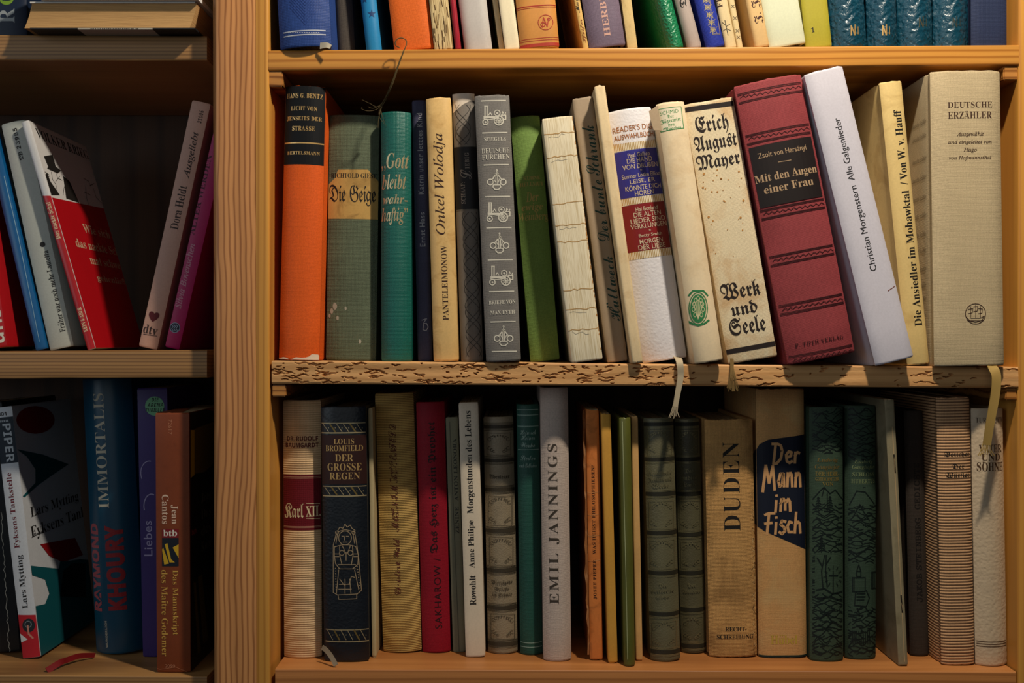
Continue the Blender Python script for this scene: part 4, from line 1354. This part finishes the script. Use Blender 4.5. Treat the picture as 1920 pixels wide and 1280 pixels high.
B = BK['duden']
V(B, 'DUDEN', 'ser', 1376, 995, 1368, 828, 31, INK, space=1.12)
T(B, 'RECHT-', 'serb', 1380, 1179, 40, 8, INK); T(B, 'SCHREIBUNG', 'serb', 1379, 1193.5, 69, 8.5, INK)
FR = shade('d0ac74', .9)
rr = random.Random(14)
for i in range(90):
    y = rr.uniform(920, 1225)
    x = 1409 + (y - 785) * .0135 + rr.uniform(-3, 4)
    line(B, [(x, y), (x + rr.uniform(-4, 4), y + rr.uniform(2, 7))], .9, FR if rr.random() < .6 else shade('6a4a26', .9), part='frayed_edge')
flush(B)

B = BK['fisch']
NAVY = shade('0c1426', .6)
poly(B, [(1414, 850), (1424, 832), (1440, 824), (1470, 820), (1514, 813), (1516, 1032), (1494, 1022), (1462, 1008), (1434, 996), (1418, 985)], NAVY, part='spine_label')
poly(B, [(1404, 865), (1419, 838), (1424, 832), (1424, 990), (1404, 970)], NAVY, 'L', 'cover_patch')
LET = shade('cf9c68', .8)
def hand(strokes, x, y, s, w=5.2):
    for st in strokes:
        line(B, [(x + a * s, y + b * s) for a, b in st], w, LET, part='title_lettering')
G = {'D': [[(-1, 0), (7, 0), (12, 2), (14, 9), (12, 19), (6, 25), (1, 26), (4, 2)]], 'e': [[(1, 7), (7, 5), (8, 1), (4, 0), (0, 4), (1, 11), (5, 13), (9, 11)]],
     'r': [[(1, 1), (0, 13)], [(0, 5), (4, 1), (7, 2)]], 'M': [[(0, 30), (5, 0), (10, 20), (16, 1), (19, 28)]], 'a': [[(8, 1), (3, 1), (0, 8), (2, 13), (6, 11), (8, 1), (9, 13)]],
     'n': [[(1, 0), (0, 13)], [(0, 5), (5, 0), (7, 2), (8, 13)]], 'i': [[(1, 2), (0, 14)], [(1.2, -4), (1.4, -3)]], 'm': [[(1, 0), (0, 13)], [(0, 5), (4, 0), (6, 3), (6, 12)], [(6, 5), (10, 0), (12, 3), (12.5, 13)]],
     'F': [[(0, 2), (6, 0), (14, 0)], [(6, 0), (3, 26)], [(0, 13), (10, 12)]], 's': [[(8, 1), (3, 0), (1, 4), (6, 7), (7, 11), (3, 14), (-1, 12)]], 'c': [[(7, 2), (3, 1), (0, 6), (2, 12), (7, 12)]],
     'h': [[(2, -9), (0, 13)], [(0, 5), (5, 1), (7, 3), (8, 13)]]}
for word, x, y, yl, sx, sc_, sl in (('Der', 1449, 832, 846, 1.25, 1.45, 1.65), ('Mann', 1430, 872, 886, 1.18, 1.65, 2.0), ('im', 1454, 935, 935, 1.45, 1.9, 1.75), ('Fisch', 1434, 962, 976, 1.32, 1.5, 1.75)):
    xx = x
    for ch in word:
        cap = ch.isupper()
        for st in G[ch]:
            line(B, [(xx + a_ * sx, (y if cap else yl) + b_ * (sc_ if cap else sl)) for a_, b_ in st], 5.0, LET, part='title_lettering')
        xx += {'D': 20, 'M': 25, 'F': 15, 'e': 13, 'r': 9, 'a': 14, 'n': 13, 'i': 6.5, 'm': 13, 's': 10.5, 'c': 10.5, 'h': 10}[ch] * sx
T(B, 'Hübel', 'serb', 1470, 1198, 50, 18, shade('b89a3e', .7)); 
band(B, 1228, 1240, shade('15241f', .6), 0, 'foot_band')
flush(B)

# ---- embossed landscape volumes
def relief(B, x0, x1, y0, y1, seed, skip):
    rr = random.Random(seed)
    m = shade('0a1614', .55)
    y = y0 + 8
    while y < y1 - 6:
        ph, am, fr = rr.uniform(0, 6), rr.uniform(2, 7), rr.uniform(.06, .14)
        seg = []
        for i in range(0, 16):
            x = x0 + (x1 - x0) * i / 15
            yy = y + am * math.sin(i * fr * 7 + ph) + rr.uniform(-.8, .8)
            if any(a < yy < b and c < x < d_ for a, b, c, d_ in skip) or rr.random() < .10:
                if len(seg) > 1: line(B, seg, rr.uniform(1.3, 2.2), m, part='embossed_relief')
                seg = []
            else:
                seg.append((x, yy))
        if len(seg) > 1: line(B, seg, rr.uniform(1.1, 2.0), m, part='embossed_relief')
        y += rr.uniform(3.2, 5.2)
        if int(y / 110) != int((y - 5) / 110): newmark(B)
    return m
B = BK['reliefone']
m = relief(B, 1523, 1580, 762, 1236, 21, ((850, 912, 1515, 1590), (912, 944, 1524, 1582), (1036, 1112, 1530, 1582)))
for s, y, w, h in (('Ludwig', 863, 40, 9), ('Ganghofer', 876, 46, 11), ('DER HERR-', 888, 44, 8), ('GOTTSCHNITZER', 898, 44, 7), ('VON', 907, 20, 6)):
    T(B, s, 'bi' if y < 880 else 'serb', 1552, y, w, h, DULLG if y < 880 else gilt('a98f4a'))
newmark(B)
for pts in ([(1523, 935), (1537, 920), (1545, 913), (1556, 925), (1566, 918), (1582, 938)], [(1545, 915), (1541, 930)], [(1551, 925), (1551, 958)], [(1545, 958), (1556, 958)]):
    newmark(B); line(B, pts, 1.8, m, part='embossed_relief')
for tx, ty, hh in ((1534, 945, 22), (1556, 945, 24), (1540, 1020, 22)):
    newmark(B)
    for k in range(5):
        line(B, [(tx - 2 - k * 1.2, ty - hh / 2 + k * 5), (tx, ty - hh / 2 - 3 + k * 5), (tx + 2 + k * 1.2, ty - hh / 2 + k * 5)], 1.6, m, part='embossed_relief')
    line(B, [(tx, ty - hh / 2), (tx, ty + hh / 2 + 3)], 1.6, m, part='embossed_relief')
newmark(B)
for pts in ([(1546, 1040), (1540, 1070), (1543, 1102)], [(1549, 1040), (1548, 1070), (1551, 1100)], [(1541, 1060), (1532, 1045)], [(1548, 1058), (1557, 1044)], [(1562, 1070), (1562, 1110)], [(1554, 1078), (1571, 1078)],
            [(1530, 1105), (1545, 1102), (1560, 1112), (1580, 1108)], [(1532, 1120), (1556, 1118), (1580, 1126)], [(1535, 1160), (1550, 1150), (1560, 1165), (1548, 1178), (1535, 1170)]):
    newmark(B); line(B, pts, 2.0, m, part='embossed_relief')
newmark(B)
for a in range(0, 360, 30):
    c_, s_ = math.cos(math.radians(a)), math.sin(math.radians(a))
    line(B, [(1562 + c_ * 12, 1080 + s_ * 14), (1562 + c_ * 18, 1080 + s_ * 20)], 1.3, m, part='embossed_relief')
flush(B)
B = BK['relieftwo']
m = relief(B, 1590, 1651, 762, 1232, 33, ((862, 912, 1580, 1660), (914, 946, 1592, 1652), (1056, 1136, 1594, 1650)))
for s, y, w, h in (('Ludwig', 866, 36, 8), ('Ganghofer', 876, 44, 9), ('SCHLOSS', 889, 42, 8), ('HUBERTUS', 902, 46, 8)):
    T(B, s, 'bi' if y < 880 else 'serb', 1620, y, w, h, shade('6f7a54', .5))
newmark(B)
for pts in ([(1592, 945), (1606, 920), (1622, 922), (1640, 945)], [(1598, 970), (1612, 945), (1620, 960), (1630, 975)], [(1606, 1070), (1610, 1058), (1614, 1070), (1606, 1070), (1606, 1080), (1614, 1080), (1614, 1070)],
            [(1598, 1082), (1622, 1082), (1622, 1108), (1598, 1108), (1598, 1082)], [(1601, 1082), (1601, 1108)], [(1604, 1108), (1602, 1134), (1624, 1136), (1630, 1120), (1624, 1106)], [(1634, 1072), (1646, 1072), (1646, 1102), (1634, 1102), (1634, 1072)],
            [(1637, 1072), (1637, 1102)], [(1640, 1072), (1640, 1102)], [(1606, 1112), (1622, 1112)], [(1606, 1118), (1622, 1118)], [(1606, 1124), (1620, 1124)], [(1608, 1140), (1612, 1152), (1600, 1152)]):
    newmark(B); line(B, pts, 1.8, m, part='embossed_relief')
newmark(B)
for k in range(9):
    line(B, [(1598 + k * 4, 1182), (1598 + k * 4 + 1, 1206)], 1.6, m, part='embossed_relief')
flush(B)

B = BK['tornboard']
line(B, [(1673, 800), (1682, 960), (1690, 1120), (1696, 1240)], 1.6, shade('b39870', .8), part='split_edge')
for a, b in ((852, 886), (1116, 1148)):
    line(B, [(1676 + (a - 850) * .05, a), (1677 + (b - 850) * .05, b)], 2.6, shade('1c140c', .9), part='split')
flush(B)
B = BK['steinberg']
V(B, 'JAKOB STEINBERG   GEDICHTE', 'mono', 1727, 1128, 1716, 868, 11, shade('181412', .6), bold=.01)
flush(B)
B = BK['wuerfler']
for s, x, y, w, h in (('Böttcher', 1795, 852, 48, 12), ('Der', 1797, 874, 22, 10), ('Würfler', 1796, 891, 46, 13)):
    T(B, s, 'fr', x, y, w, h, INK)
flush(B)
B = BK['soehne']
BW = shade('4a3018', .6)
T(B, 'TURGENJEW', 'ser', 1858, 788, 52, 11, BW)
for s, y, w, h in (('VÄTER', 840, 44, 16), ('UND', 857, 36, 13), ('SÖHNE', 874, 50, 18)):
    T(B, s, 'ser', 1859, y, w, h, BW, bold=.006)
for y in (1203, 1207.5, 1212): band(B, y - .7, y + .7, BW, .06, 'spine_rule')
flush(B)

# ================= top shelf marks
B = BK['tblue']
for y0, y1 in ((56.4, 58.4), (64, 66)): band(B, y0, y1, shade('b8bcc4', .5), .18, 'silver_rule')
for k in range(-13, 14, 2):
    disc(B, 569 + k * 2.2, 61.2, 1.4, shade('a9aec0', .5), .9, part='silver_rule')
for k in range(9):
    line(B, [(543, 14 - k * 6), (572, 46 - k * 6), (601, 14 - k * 6)], .8, shade('22397a', .5), part='ornament')
flush(B)
strip([(600, 86, -.004), (612, 84.5, -.0065), (620, 88, -.0075)], (12, 8), shade('cfc3ac', .8), B, 'loose_page', .0003)
B = BK['tstar']
def star(cx, cy, r, m):
    poly(B, [(cx + (r if i % 2 == 0 else r * .4) * math.sin(i * math.pi / 5), cy - (r if i % 2 == 0 else r * .4) * math.cos(i * math.pi / 5)) for i in range(10)], m, part='star_print')
STM = shade('123a6c', .6)
star(697, 26, 8.5, STM); star(684, 0, 6, STM); star(706, -8, 7, STM)
flush(B)
B = BK['tbare']
rr = random.Random(6)
for i in range(22):
    x = rr.uniform(818, 844); y = rr.uniform(-10, 86)
    line(B, [(x - 6, y), (x - 6 + rr.uniform(-1, 3), y + rr.uniform(6, 20))], 1.3, shade('4a3218', .9), part='tear')
flush(B)
B = BK['ttan']
RB = shade('a02c1c', .6)
for y0, y1 in ((10, 12), (14, 15), (71, 72), (75, 76), (81, 87)): band(B, y0, y1, RB, 0, 'red_rule')
ring(B, 1023, 42, 14, 1.2, RB, part='monogram'); 
line(B, [(1017, 51), (1019, 33), (1026, 50), (1029, 33)], 1.8, RB, part='monogram'); ring(B, 1018, 46, 4, 1.4, RB, part='monogram'); ring(B, 1029, 36, 2.4, 1.2, RB, part='monogram')
flush(B)
B = BK['tmay']
V(B, 'May', 'sc', 1086, 24, 1081, -6, 9, INK); V(B, 'Pfeifer', 'sc', 1097, 80, 1090, 36, 8, shade('7a3c10', .7))
flush(B)
B = BK['therbert']
V(B, 'HERBERT', 'ser', 1138, 68, 1124, -44, 11.5, shade('c79a8c', .5), bold=.01)
flush(B)
B = BK['tmauve']
V(B, 'Der Te', 'fr', 1281, 14, 1266, -60, 13, INK)
flush(B)
B = BK['tornate']
GO = gilt('c4b27c')
for k in range(7):
    cy = 56 - k * 14; cx = 1344 - (90 - cy) * .235 + 1
    for a in range(0, 180, 45):
        c_, s_ = math.cos(math.radians(a)) * 5, math.sin(math.radians(a)) * 5
        line(B, [(cx - c_, cy - s_), (cx + c_, cy + s_)], 1.1, GO, part='gilt_flowers')
    line(B, circ(cx - 7, cy, 3, 6, 8, -80, 80), .9, GO, part='gilt_flowers'); line(B, circ(cx + 8, cy, 3, 6, 8, 100, 260), .9, GO, part='gilt_flowers')
line(B, [(1329, -20), (1336, 64), (1350, 64), (1340, -20)], .9, GO, part='gilt_flowers')
flush(B)
B = BK['tfly']
V(B, 'FR', 'ser', 1351, 14, 1346, -8, 9, BROWNINK)
line(B, [(1359, 38), (1365, 66)], 1.2, INK, part='insect_print')
for pts in ([(1361, 48), (1354, 42)], [(1361, 50), (1369, 45)], [(1362, 54), (1356, 58)], [(1363, 54), (1371, 58)]): line(B, pts, .9, INK, part='insect_print')
flush(B)
B = BK['tspeck']
for y in (12, 34, 58, 70):
    x = 1372 + (y - 0) * .18
    line(B, [(x - 3, y - 3), (x + 3, y + 3)], .8, BROWNINK, part='dotted_print'); line(B, [(x - 3, y + 3), (x + 3, y - 3)], .8, BROWNINK, part='dotted_print')
flush(B)
B = BK['tjeg']
V(B, 'J. Jeg', 'fr', 1425, 44, 1412, -22, 18, shade('3c1410', .6))
flush(B)
B = BK['tyellow']
T(B, '1', 'serb', 1524, 56, 6, 9, INK)
flush(B)
for key, x, on in (('tealone', 1602, GOLD), ('tealtwo', 1661, GOLD), ('tealthree', 1730, gilt('6a6450')), ('tealfour', 1793, gilt('4c5450'))):
    B = BK[key]
    dy = 0 if key in ('tealone', 'tealtwo') else -15
    line(B, [(x - 6, 66 + dy), (x - 6, 48 + dy), (x + 1, 66 + dy), (x + 1, 46 + dy)], 2.2, on, part='gilt_monogram')
    line(B, [(x - 2, 62 + dy), (x + 8, 62 + dy)], 1.2, on, part='gilt_monogram'); line(B, [(x + 7, 50 + dy), (x + 7, 64 + dy)], 1.6, on, part='gilt_monogram')
    flush(B)

# ================= left unit marks
B = BK['unser']
V(B, 'unser', 'sb', 4, 642, -18, 540, 18, WHITE)
poly(B, [(-12, 530), (2, 528), (10, 552), (-2, 556)], shade('c89030', .6), part='cover_print')
flush(B)
B = BK['blue']
for pts in ([(52, 470), (60, 462), (78, 590), (72, 600)],):
    pass
line(B, [(8, 330), (36, 450), (62, 580), (74, 640)], 1.0, shade('8fb6cc', .4), part='crease_or_highlight')
COV = paper('6a6a60', .4, .1, '2a2c30', .8, 26)
poly(B, [(-4, 232), (60, 255), (140, 640), (92, 652)], COV, 'R', 'cover_picture')
flush(B)
B = BK['lametta']
V(B, 'Früher war noch mehr Lametta', 'ser', 118, 622, 84, 470, 11, INK, bold=.008)
disc(B, 80, 458, 5, INK, part='cover_dot'); V(B, 'TB 23985', 'mono', 40, 300, 28, 240, 8, INK, bold=.02)
flush(B)
B = BK['kriegel']
REDC = paper('b0101a', .3, .05, spec=.5)
poly(B, [(40, 367), (110, 367), (220, 700), (100, 700)], REDC, part='red_panel')
poly(B, [(70, 366), (78, 366), (218, 396), (300, 396), (330, 690), (120, 690)], REDC, 'R', 'red_panel')
V(B, 'KEIN & ABER', 'serb', 161, 622, 148, 576, 8, CREAM, part='title_lettering')
V(B, 'Das nackte Schaf', 'serb', 109, 448, 90, 378, 9, CREAM)
T(B, 'VOLKER KRIEGEL', 'ser', 127, 275, 96, 16, INK, face='R', part='cover_lettering')
for s, x, y, w, h in (('Wie sich', 181, 434, 46, 15), ('das nackte Schaf', 189, 465, 84, 15), ('mal schwer', 200, 493, 58, 14), ('gehenließ', 209, 526, 50, 14)):
    T(B, s, 'ser', x, y, w, h, shade('b8a084', .6), face='R', part='cover_lettering', bold=.01)  # print colour dimmed to carry the shade on this cover
for pts in ([(82, 293), (98, 290), (104, 312), (114, 320), (108, 325), (88, 316), (90, 312)], [(78, 332), (88, 324), (94, 340), (112, 366), (98, 366), (78, 362)], [(118, 330), (130, 340), (148, 380), (124, 372)]):
    poly(B, pts, INK, 'R', 'cover_drawing')
for pts in ([(96, 322), (98, 336), (104, 345), (108, 362)], [(104, 322), (108, 334), (116, 338)], [(84, 322), (92, 328)], [(82, 326), (92, 331)], [(112, 330), (104, 340)], [(120, 350), (118, 366)],
            [(156, 334), (166, 340), (170, 350)], [(160, 350), (162, 372), (166, 384)], [(174, 352), (180, 370), (196, 386)], [(168, 348), (176, 344)], [(186, 362), (204, 388)], [(158, 360), (170, 366)]):
    line(B, pts, 1.1, INK, 'R', 'cover_drawing')
for pts in ([(52, 308), (62, 304), (58, 312)], [(62, 318), (68, 328), (64, 330)]):
    line(B, pts, 1.6, INK, part='cover_drawing')
flush(B)
B = BK['heldt']
DI = shade('3c2a26', .6)
V(B, 'Dora Heldt', 'ser', 327, 430, 343, 348, 15, DI, bold=.008); V(B, 'Ausgeliebt', 'it', 348, 334, 370, 248, 16, DI, bold=.012); V(B, '21006', 'mono', 372, 230, 380, 208, 8, DI, bold=.02)
T(B, '♥', 'sans', 288, 594, 20, 19, shade('5a1018', .6), part='heart_print'); T(B, 'dtv', 'ser', 282, 618, 27, 17, DI, bold=.01); line(B, [(269, 626), (294, 630)], 1.2, DI, part='title_lettering')
flush(B)
B = BK['alter']
PK = shade('c08898', .6)
V(B, 'Silvia Bovenschen', 'it', 335, 578, 358, 456, 13, PK, bold=.014); V(B, 'ÄLTER WERDEN', 'ser', 360, 440, 390, 290, 13, shade('4c0c2c', .6), bold=.006)
ring(B, 328, 614, 9, 1.4, shade('8fa0b8', .6), part='publisher_mark'); disc(B, 328, 614, 8.5, shade('1a1e30', .6), part='publisher_mark')
for k in (-4, 0, 4):
    line(B, [(328 + k - 2, 608), (328 + k + 1, 612), (328 + k - 2, 616), (328 + k + 1, 620)], 1.2, shade('8fa0b8', .6), part='publisher_stripes')
flush(B)
B = BK['blackspine']
rr = random.Random(17)
line(B, [(2 + (y - 960) * .06 + rr.uniform(-2, 2), y) for y in range(960, 1226, 6)], 1.2, shade('a8a498', .7), part='crease_or_highlight')
flush(B)
B = BK['tank']
NV = shade('10202e', .5)
band(B, 782, 868, NV, 0, 'publisher_panel')
T(B, '801', 'sb', 4, 776, 16, 7, INK); V(B, 'PIPER', 'sb', 12, 794, 20, 866, 15, shade('b8bec4', .6), part='title_lettering')
T(B, 'SERIE', 'sb', 8, 789, 16, 3.5, shade('b8bec4', .6))
V(B, 'Fyksens Tankstelle', 'ser', 34, 1027, 17, 886, 12, shade('6a2028', .6), bold=.006); V(B, 'Lars Mytting', 'ser', 48, 1140, 38, 1040, 13, INK, bold=.006)
poly(B, [(30, 1152), (70, 1152), (80, 1240), (36, 1240)], shade('b01c28', .5), part='spine_picture')
disc(B, 54, 1172, 12, shade('20262a', .5), 13, part='spine_wheel'); ring(B, 53, 1170, 6, 1.5, shade('707a80', .5), part='spine_wheel_rim')
poly(B, [(36, 1186), (52, 1198), (40, 1204)], shade('d0d4d4', .5), part='spine_stripe'); line(B, [(52, 1172), (54, 1188), (62, 1196)], 3.4, shade('c08070', .5), part='spine_arm')
RC, TC = shade('8c1016', .5), shade('0e5058', .5)
poly(B, circ(66, 787, 36, 26, 20), RC, 'R', 'cover_print')
poly(B, [(31, 842), (80, 852), (128, 870), (98, 890), (70, 910), (46, 932), (42, 930), (66, 905), (66, 880), (50, 856)], TC, 'R', 'cover_print')
poly(B, [(75, 1020), (140, 1008), (155, 1040), (118, 1054), (92, 1042)], RC, 'R', 'cover_print')
poly(B, [(56, 1060), (110, 1066), (112, 1052), (124, 1052), (150, 1048), (190, 1052), (190, 1240), (72, 1234), (66, 1136), (84, 1132), (92, 1112), (84, 1086), (60, 1078)], TC, 'R', 'cover_print')
poly(B, [(112, 1118), (118, 1070), (134, 1056), (160, 1056), (160, 1120)], shade('0a1a1c', .3), 'R', 'cover_car_window')
T(B, 'Lars Mytting', 'ser', 104, 946, 92, 24, INK, face='R', part='cover_lettering'); T(B, 'Fyksens Tankstelle', 'ser', 130, 972, 138, 26, INK, face='R', part='cover_lettering')
T(B, 'Roman', 'serb', 72, 999, 18, 6, INK, face='R', part='cover_lettering')
flush(B)
B = BK['immort']
PB = shade('b8b09c', .5)
V(B, 'IMMORTALIS', 'ser', 192, 953, 186, 737, 21, PB, bold=.0)
V(B, 'RAYMOND', 'sb', 181, 1146, 177, 981, 20, shade('a04a52', .5), bold=.02); V(B, 'KHOURY', 'sb', 219, 1144, 213, 984, 34, shade('8c1c22', .5), bold=.03)
V(B, 'WUNDERLICH', 'sb', 200, 1214, 199, 1164, 4.5, PB, space=1.1)
flush(B)
strip([(178, 1228, .066), (150, 1229, .056), (128, 1236, .046), (112, 1242, .038), (88, 1257, .027)], (9, 12), shade('7c1018', .6), B, 'ribbon_bookmark', .0005)
B = BK['purple']
disc(B, 290, 761, 18, shade('6aa67c', .5), part='round_sticker')
for s, y, w in (('DIE', 749, 14), ('ARENA', 759, 30), ('THRILLER', 768.5, 36)): T(B, s, 'sbi', 291, y, w, 7, shade('10281c', .6))
GL2 = shade('9a90b4', .6)
V(B, 'Liebes', 'sans', 279, 1042, 276, 976, 16, GL2)
line(B, circ(280, 886, 16, 22, 10, 150, 280), 1.6, GL2, part='script_flourish'); line(B, circ(284, 948, 14, 22, 10, 160, 290), 1.8, GL2, part='script_flourish')
flush(B)
B = BK['brown']
CR, YE = shade('d8b8a0', .6), shade('d0a048', .6)
V(B, '72617', 'sans', 319, 786, 319, 814, 7, shade('b87858', .6), space=1.2)
V(B, 'Cantos', 'serb', 310, 927, 310, 982, 13, CR); V(B, 'Jean', 'serb', 327, 946, 327, 982, 13, CR)
poly(B, [(304, 991), (335, 991), (335, 1008), (304, 1008)], shade('78121a', .6), part='publisher_panel'); T(B, 'btb', 'serb', 319, 999, 26, 12, WHITE)
poly(B, [(304, 1008), (335, 1008), (335, 1061), (304, 1061)], shade('141a24', .5), part='spine_picture')
for pts in ([(304, 1030), (306, 1026), (317, 1056), (308, 1058)], [(309, 1020), (314, 1018), (321, 1048), (328, 1054), (318, 1054)], [(324, 1026), (335, 1020), (335, 1046)]): poly(B, pts, shade('c8a020', .5), part='scroll_print')
V(B, 'Das Manuskript', 'serb', 328, 1068, 328, 1190, 13, YE, bold=-.006); V(B, 'des Maître Godemer', 'serb', 309, 1068, 310, 1230, 13, YE, bold=-.006)
T(B, '2090', 'sans', 319, 1248, 19, 6, shade('b87858', .6)); line(B, [(286, 1250), (300, 1254), (330, 1250), (350, 1258)], .8, shade('a86848', .6), part='crease_or_highlight')
DK = paper('14130f', .35, .1)
poly(B, [(356, 760), (440, 780), (440, 1275), (358, 1270)], DK, 'R', 'cover_print')
poly(B, [(357, 806), (364, 806), (364, 890), (357, 896)], shade('b89410', .5), 'R', 'cover_panel'); poly(B, [(364, 804), (400, 790), (400, 868), (384, 884), (364, 888)], shade('5e4c14', .5), 'R', 'cover_panel')
for s, y in (('Jean', 930), ('Das', 960), ('des', 990), ('Rom', 1020)): T(B, s, 'ser', 386, y, 18, 18, shade('5a564c', .6), face='R', part='cover_lettering')
T(B, 'btb', 'serb', 363, 996, 9, 11, shade('8c1c1c', .6), face='R', part='cover_lettering')
for pts in ([(362, 1092), (366, 1090), (376, 1220), (370, 1226)], [(370, 1082), (378, 1076), (390, 1200), (380, 1206)]): poly(B, pts, shade('4c3e14', .5), 'R', 'cover_panel')
flush(B)

# ------------------------------------------------------------------ things lying in the left unit's top compartment
zt = board_z('ltop', -0.33) + 0.0003
def flat_book(x0, x1, y0, y1, z0, z1, th, label, mat, pages, under=None, slope=0.0, spread=0.004):
    root = empty('paperback_book', Matrix.Translation(((x0 + x1) / 2, y0, z0)))
    tag(root, label, 'book', 'books lying flat at the upper left')
    hx, dy, h = (x1 - x0) / 2, y1 - y0, z1 - z0
    def slab(zb, zt2, inset, name, m, bulge=0.0):
        bm = bmesh.new()
        rows = []
        n = 10
        for k in range(n + 1):
            f = k / n
            z = zb + (zt2 - zb) * f
            l = -hx + inset - bulge * (1 - f) * 1.0
            r = hx - inset + bulge * (f - .6)
            rows.append([bm.verts.new(v) for v in ((l, inset + bulge * .8 * f * (1 - f), z), (r, inset + bulge * .8 * f * (1 - f), z), (r, dy, z), (l, dy, z))])
        for a, b in zip(rows, rows[1:]):
            for k in range(4): bm.faces.new((a[k], a[(k + 1) % 4], b[(k + 1) % 4], b[k]))
        bm.faces.new(rows[0][::-1]); bm.faces.new(rows[-1])
        bmesh.ops.recalc_face_normals(bm, faces=bm.faces)
        return link_mesh(name, bm, m, root, 50)
    slab(0, th, 0, 'back_cover', under or mat)
    slab(th, h - th, 0.0012, 'page_block', pages, spread)
    slab(h - th, h, 0, 'front_cover', mat)
    return root
a = P(56, 0, .004); b_ = P(366, 0, .004)
zA = zt; zB = P(0, 3, .004).z
fb = flat_book(a.x, b_.x, .004, .15, zA, zB, .0012, 'thick paperback lying flat with its tanned page edges facing out', shade('d8d4cc', .5), pages_mat('c49a66', 'b0885a', 'Z'), shade('14171c', .5), spread=.006)
q0, q1 = P(146, 0, .004), P(286, 0, .004)
cx = fb.location.x
bm = box(q0.x - cx, q1.x - cx, -0.0002, 0.022, -0.00015, 0.0009)
st = link_mesh('barcode_sticker', bm, shade('b8b2a4', .6), fb)
bm = bmesh.new()
rr = random.Random(1)
x = q0.x - cx + .010
while x < q1.x - cx - .012:
    w = rr.choice((.0004, .0007, .0011))
    bb = box(x, x + w, -0.0003, -0.00022, 0.0000, 0.0007)
    tmp = bpy.data.meshes.new('x'); bb.to_mesh(tmp); bb.free(); bm.from_mesh(tmp); bpy.data.meshes.remove(tmp)
    x += w + rr.choice((.0005, .0009))
link_mesh('barcode_bars', bm, INK, st)
a2 = P(78, 0, .002); b2 = P(373, 0, .002)
flat_book(a2.x, b2.x, .000, .15, zB + .0003, zB + .024, .0034, 'white book lying on top of the tanned paperback at upper left', shade('e2e2e4', .45), pages_mat('cfc4aa', '9a8a68', 'Z'), spread=.0)
book('rbook', 'ltop', Q(-40, 47, 62, -44, 44, -300), 0.03, 'dark navy book with large pale rotated capitals, standing upper left', paper('14223a', .45, .06), H=.17, b=.003, p=4, dep=.12)
B = BK['rbook']
build_book(B, 'standing books at the upper left')
V(B, 'R', 'serb', 13, 43, 13, 16, 28, shade('9aa0a4', .6)); V(B, 'O', 'serb', 12, 9, 12, -20, 28, shade('7aa030', .6))
flush(B)

# ------------------------------------------------------------------ the frayed bookmark cord hanging over the top board
bm = bmesh.new()
core = [(749, 89, -.010), (743, 86, -.011), (741, 80, -.011), (745, 73, -.011), (753, 71, -.011), (761, 75, -.011), (762, 83, -.0115), (757, 95, -.012), (749, 116, -.012), (741, 140, -.011), (732, 165, -.008), (722, 186, -.002), (713, 204, .004), (711, 214, .008)]
for k in range(3):
    ph = k * 2.1
    W = []
    for i, (x, y, d) in enumerate(core):
        if i < 7 and k: continue
        amp = 1.6 * min(1, max(0, (i - 6) / 4))
        W.append(P(x + amp * math.sin(i * 1.3 + ph), y, d + .0006 * math.cos(i * 1.3 + ph)))
    tube_into(bm, smooth_pts(W, 6), .00042, 5)
rr = random.Random(19)
for tail in ([(722, 186), (708, 200), (694, 194), (679, 187)], [(720, 192), (706, 205), (690, 208), (678, 204), (679, 201)], [(716, 198), (711, 216), (717, 228), (725, 236)], [(716, 200), (710, 222), (709, 240)], [(718, 196), (700, 203), (690, 200)], [(714, 206), (718, 222), (722, 231)]):
    tube_into(bm, smooth_pts([P(x, y, .001 - i * .0005) for i, (x, y) in enumerate(tail)], 5), .00026, 4, .00015)
bmesh.ops.recalc_face_normals(bm, faces=bm.faces)
cd = link_mesh('bookmark_cord', bm, shade('57482a', .8), None, 60)
tag(cd, 'thin frayed olive cord looping over the top board above the teal book', 'bookmark')
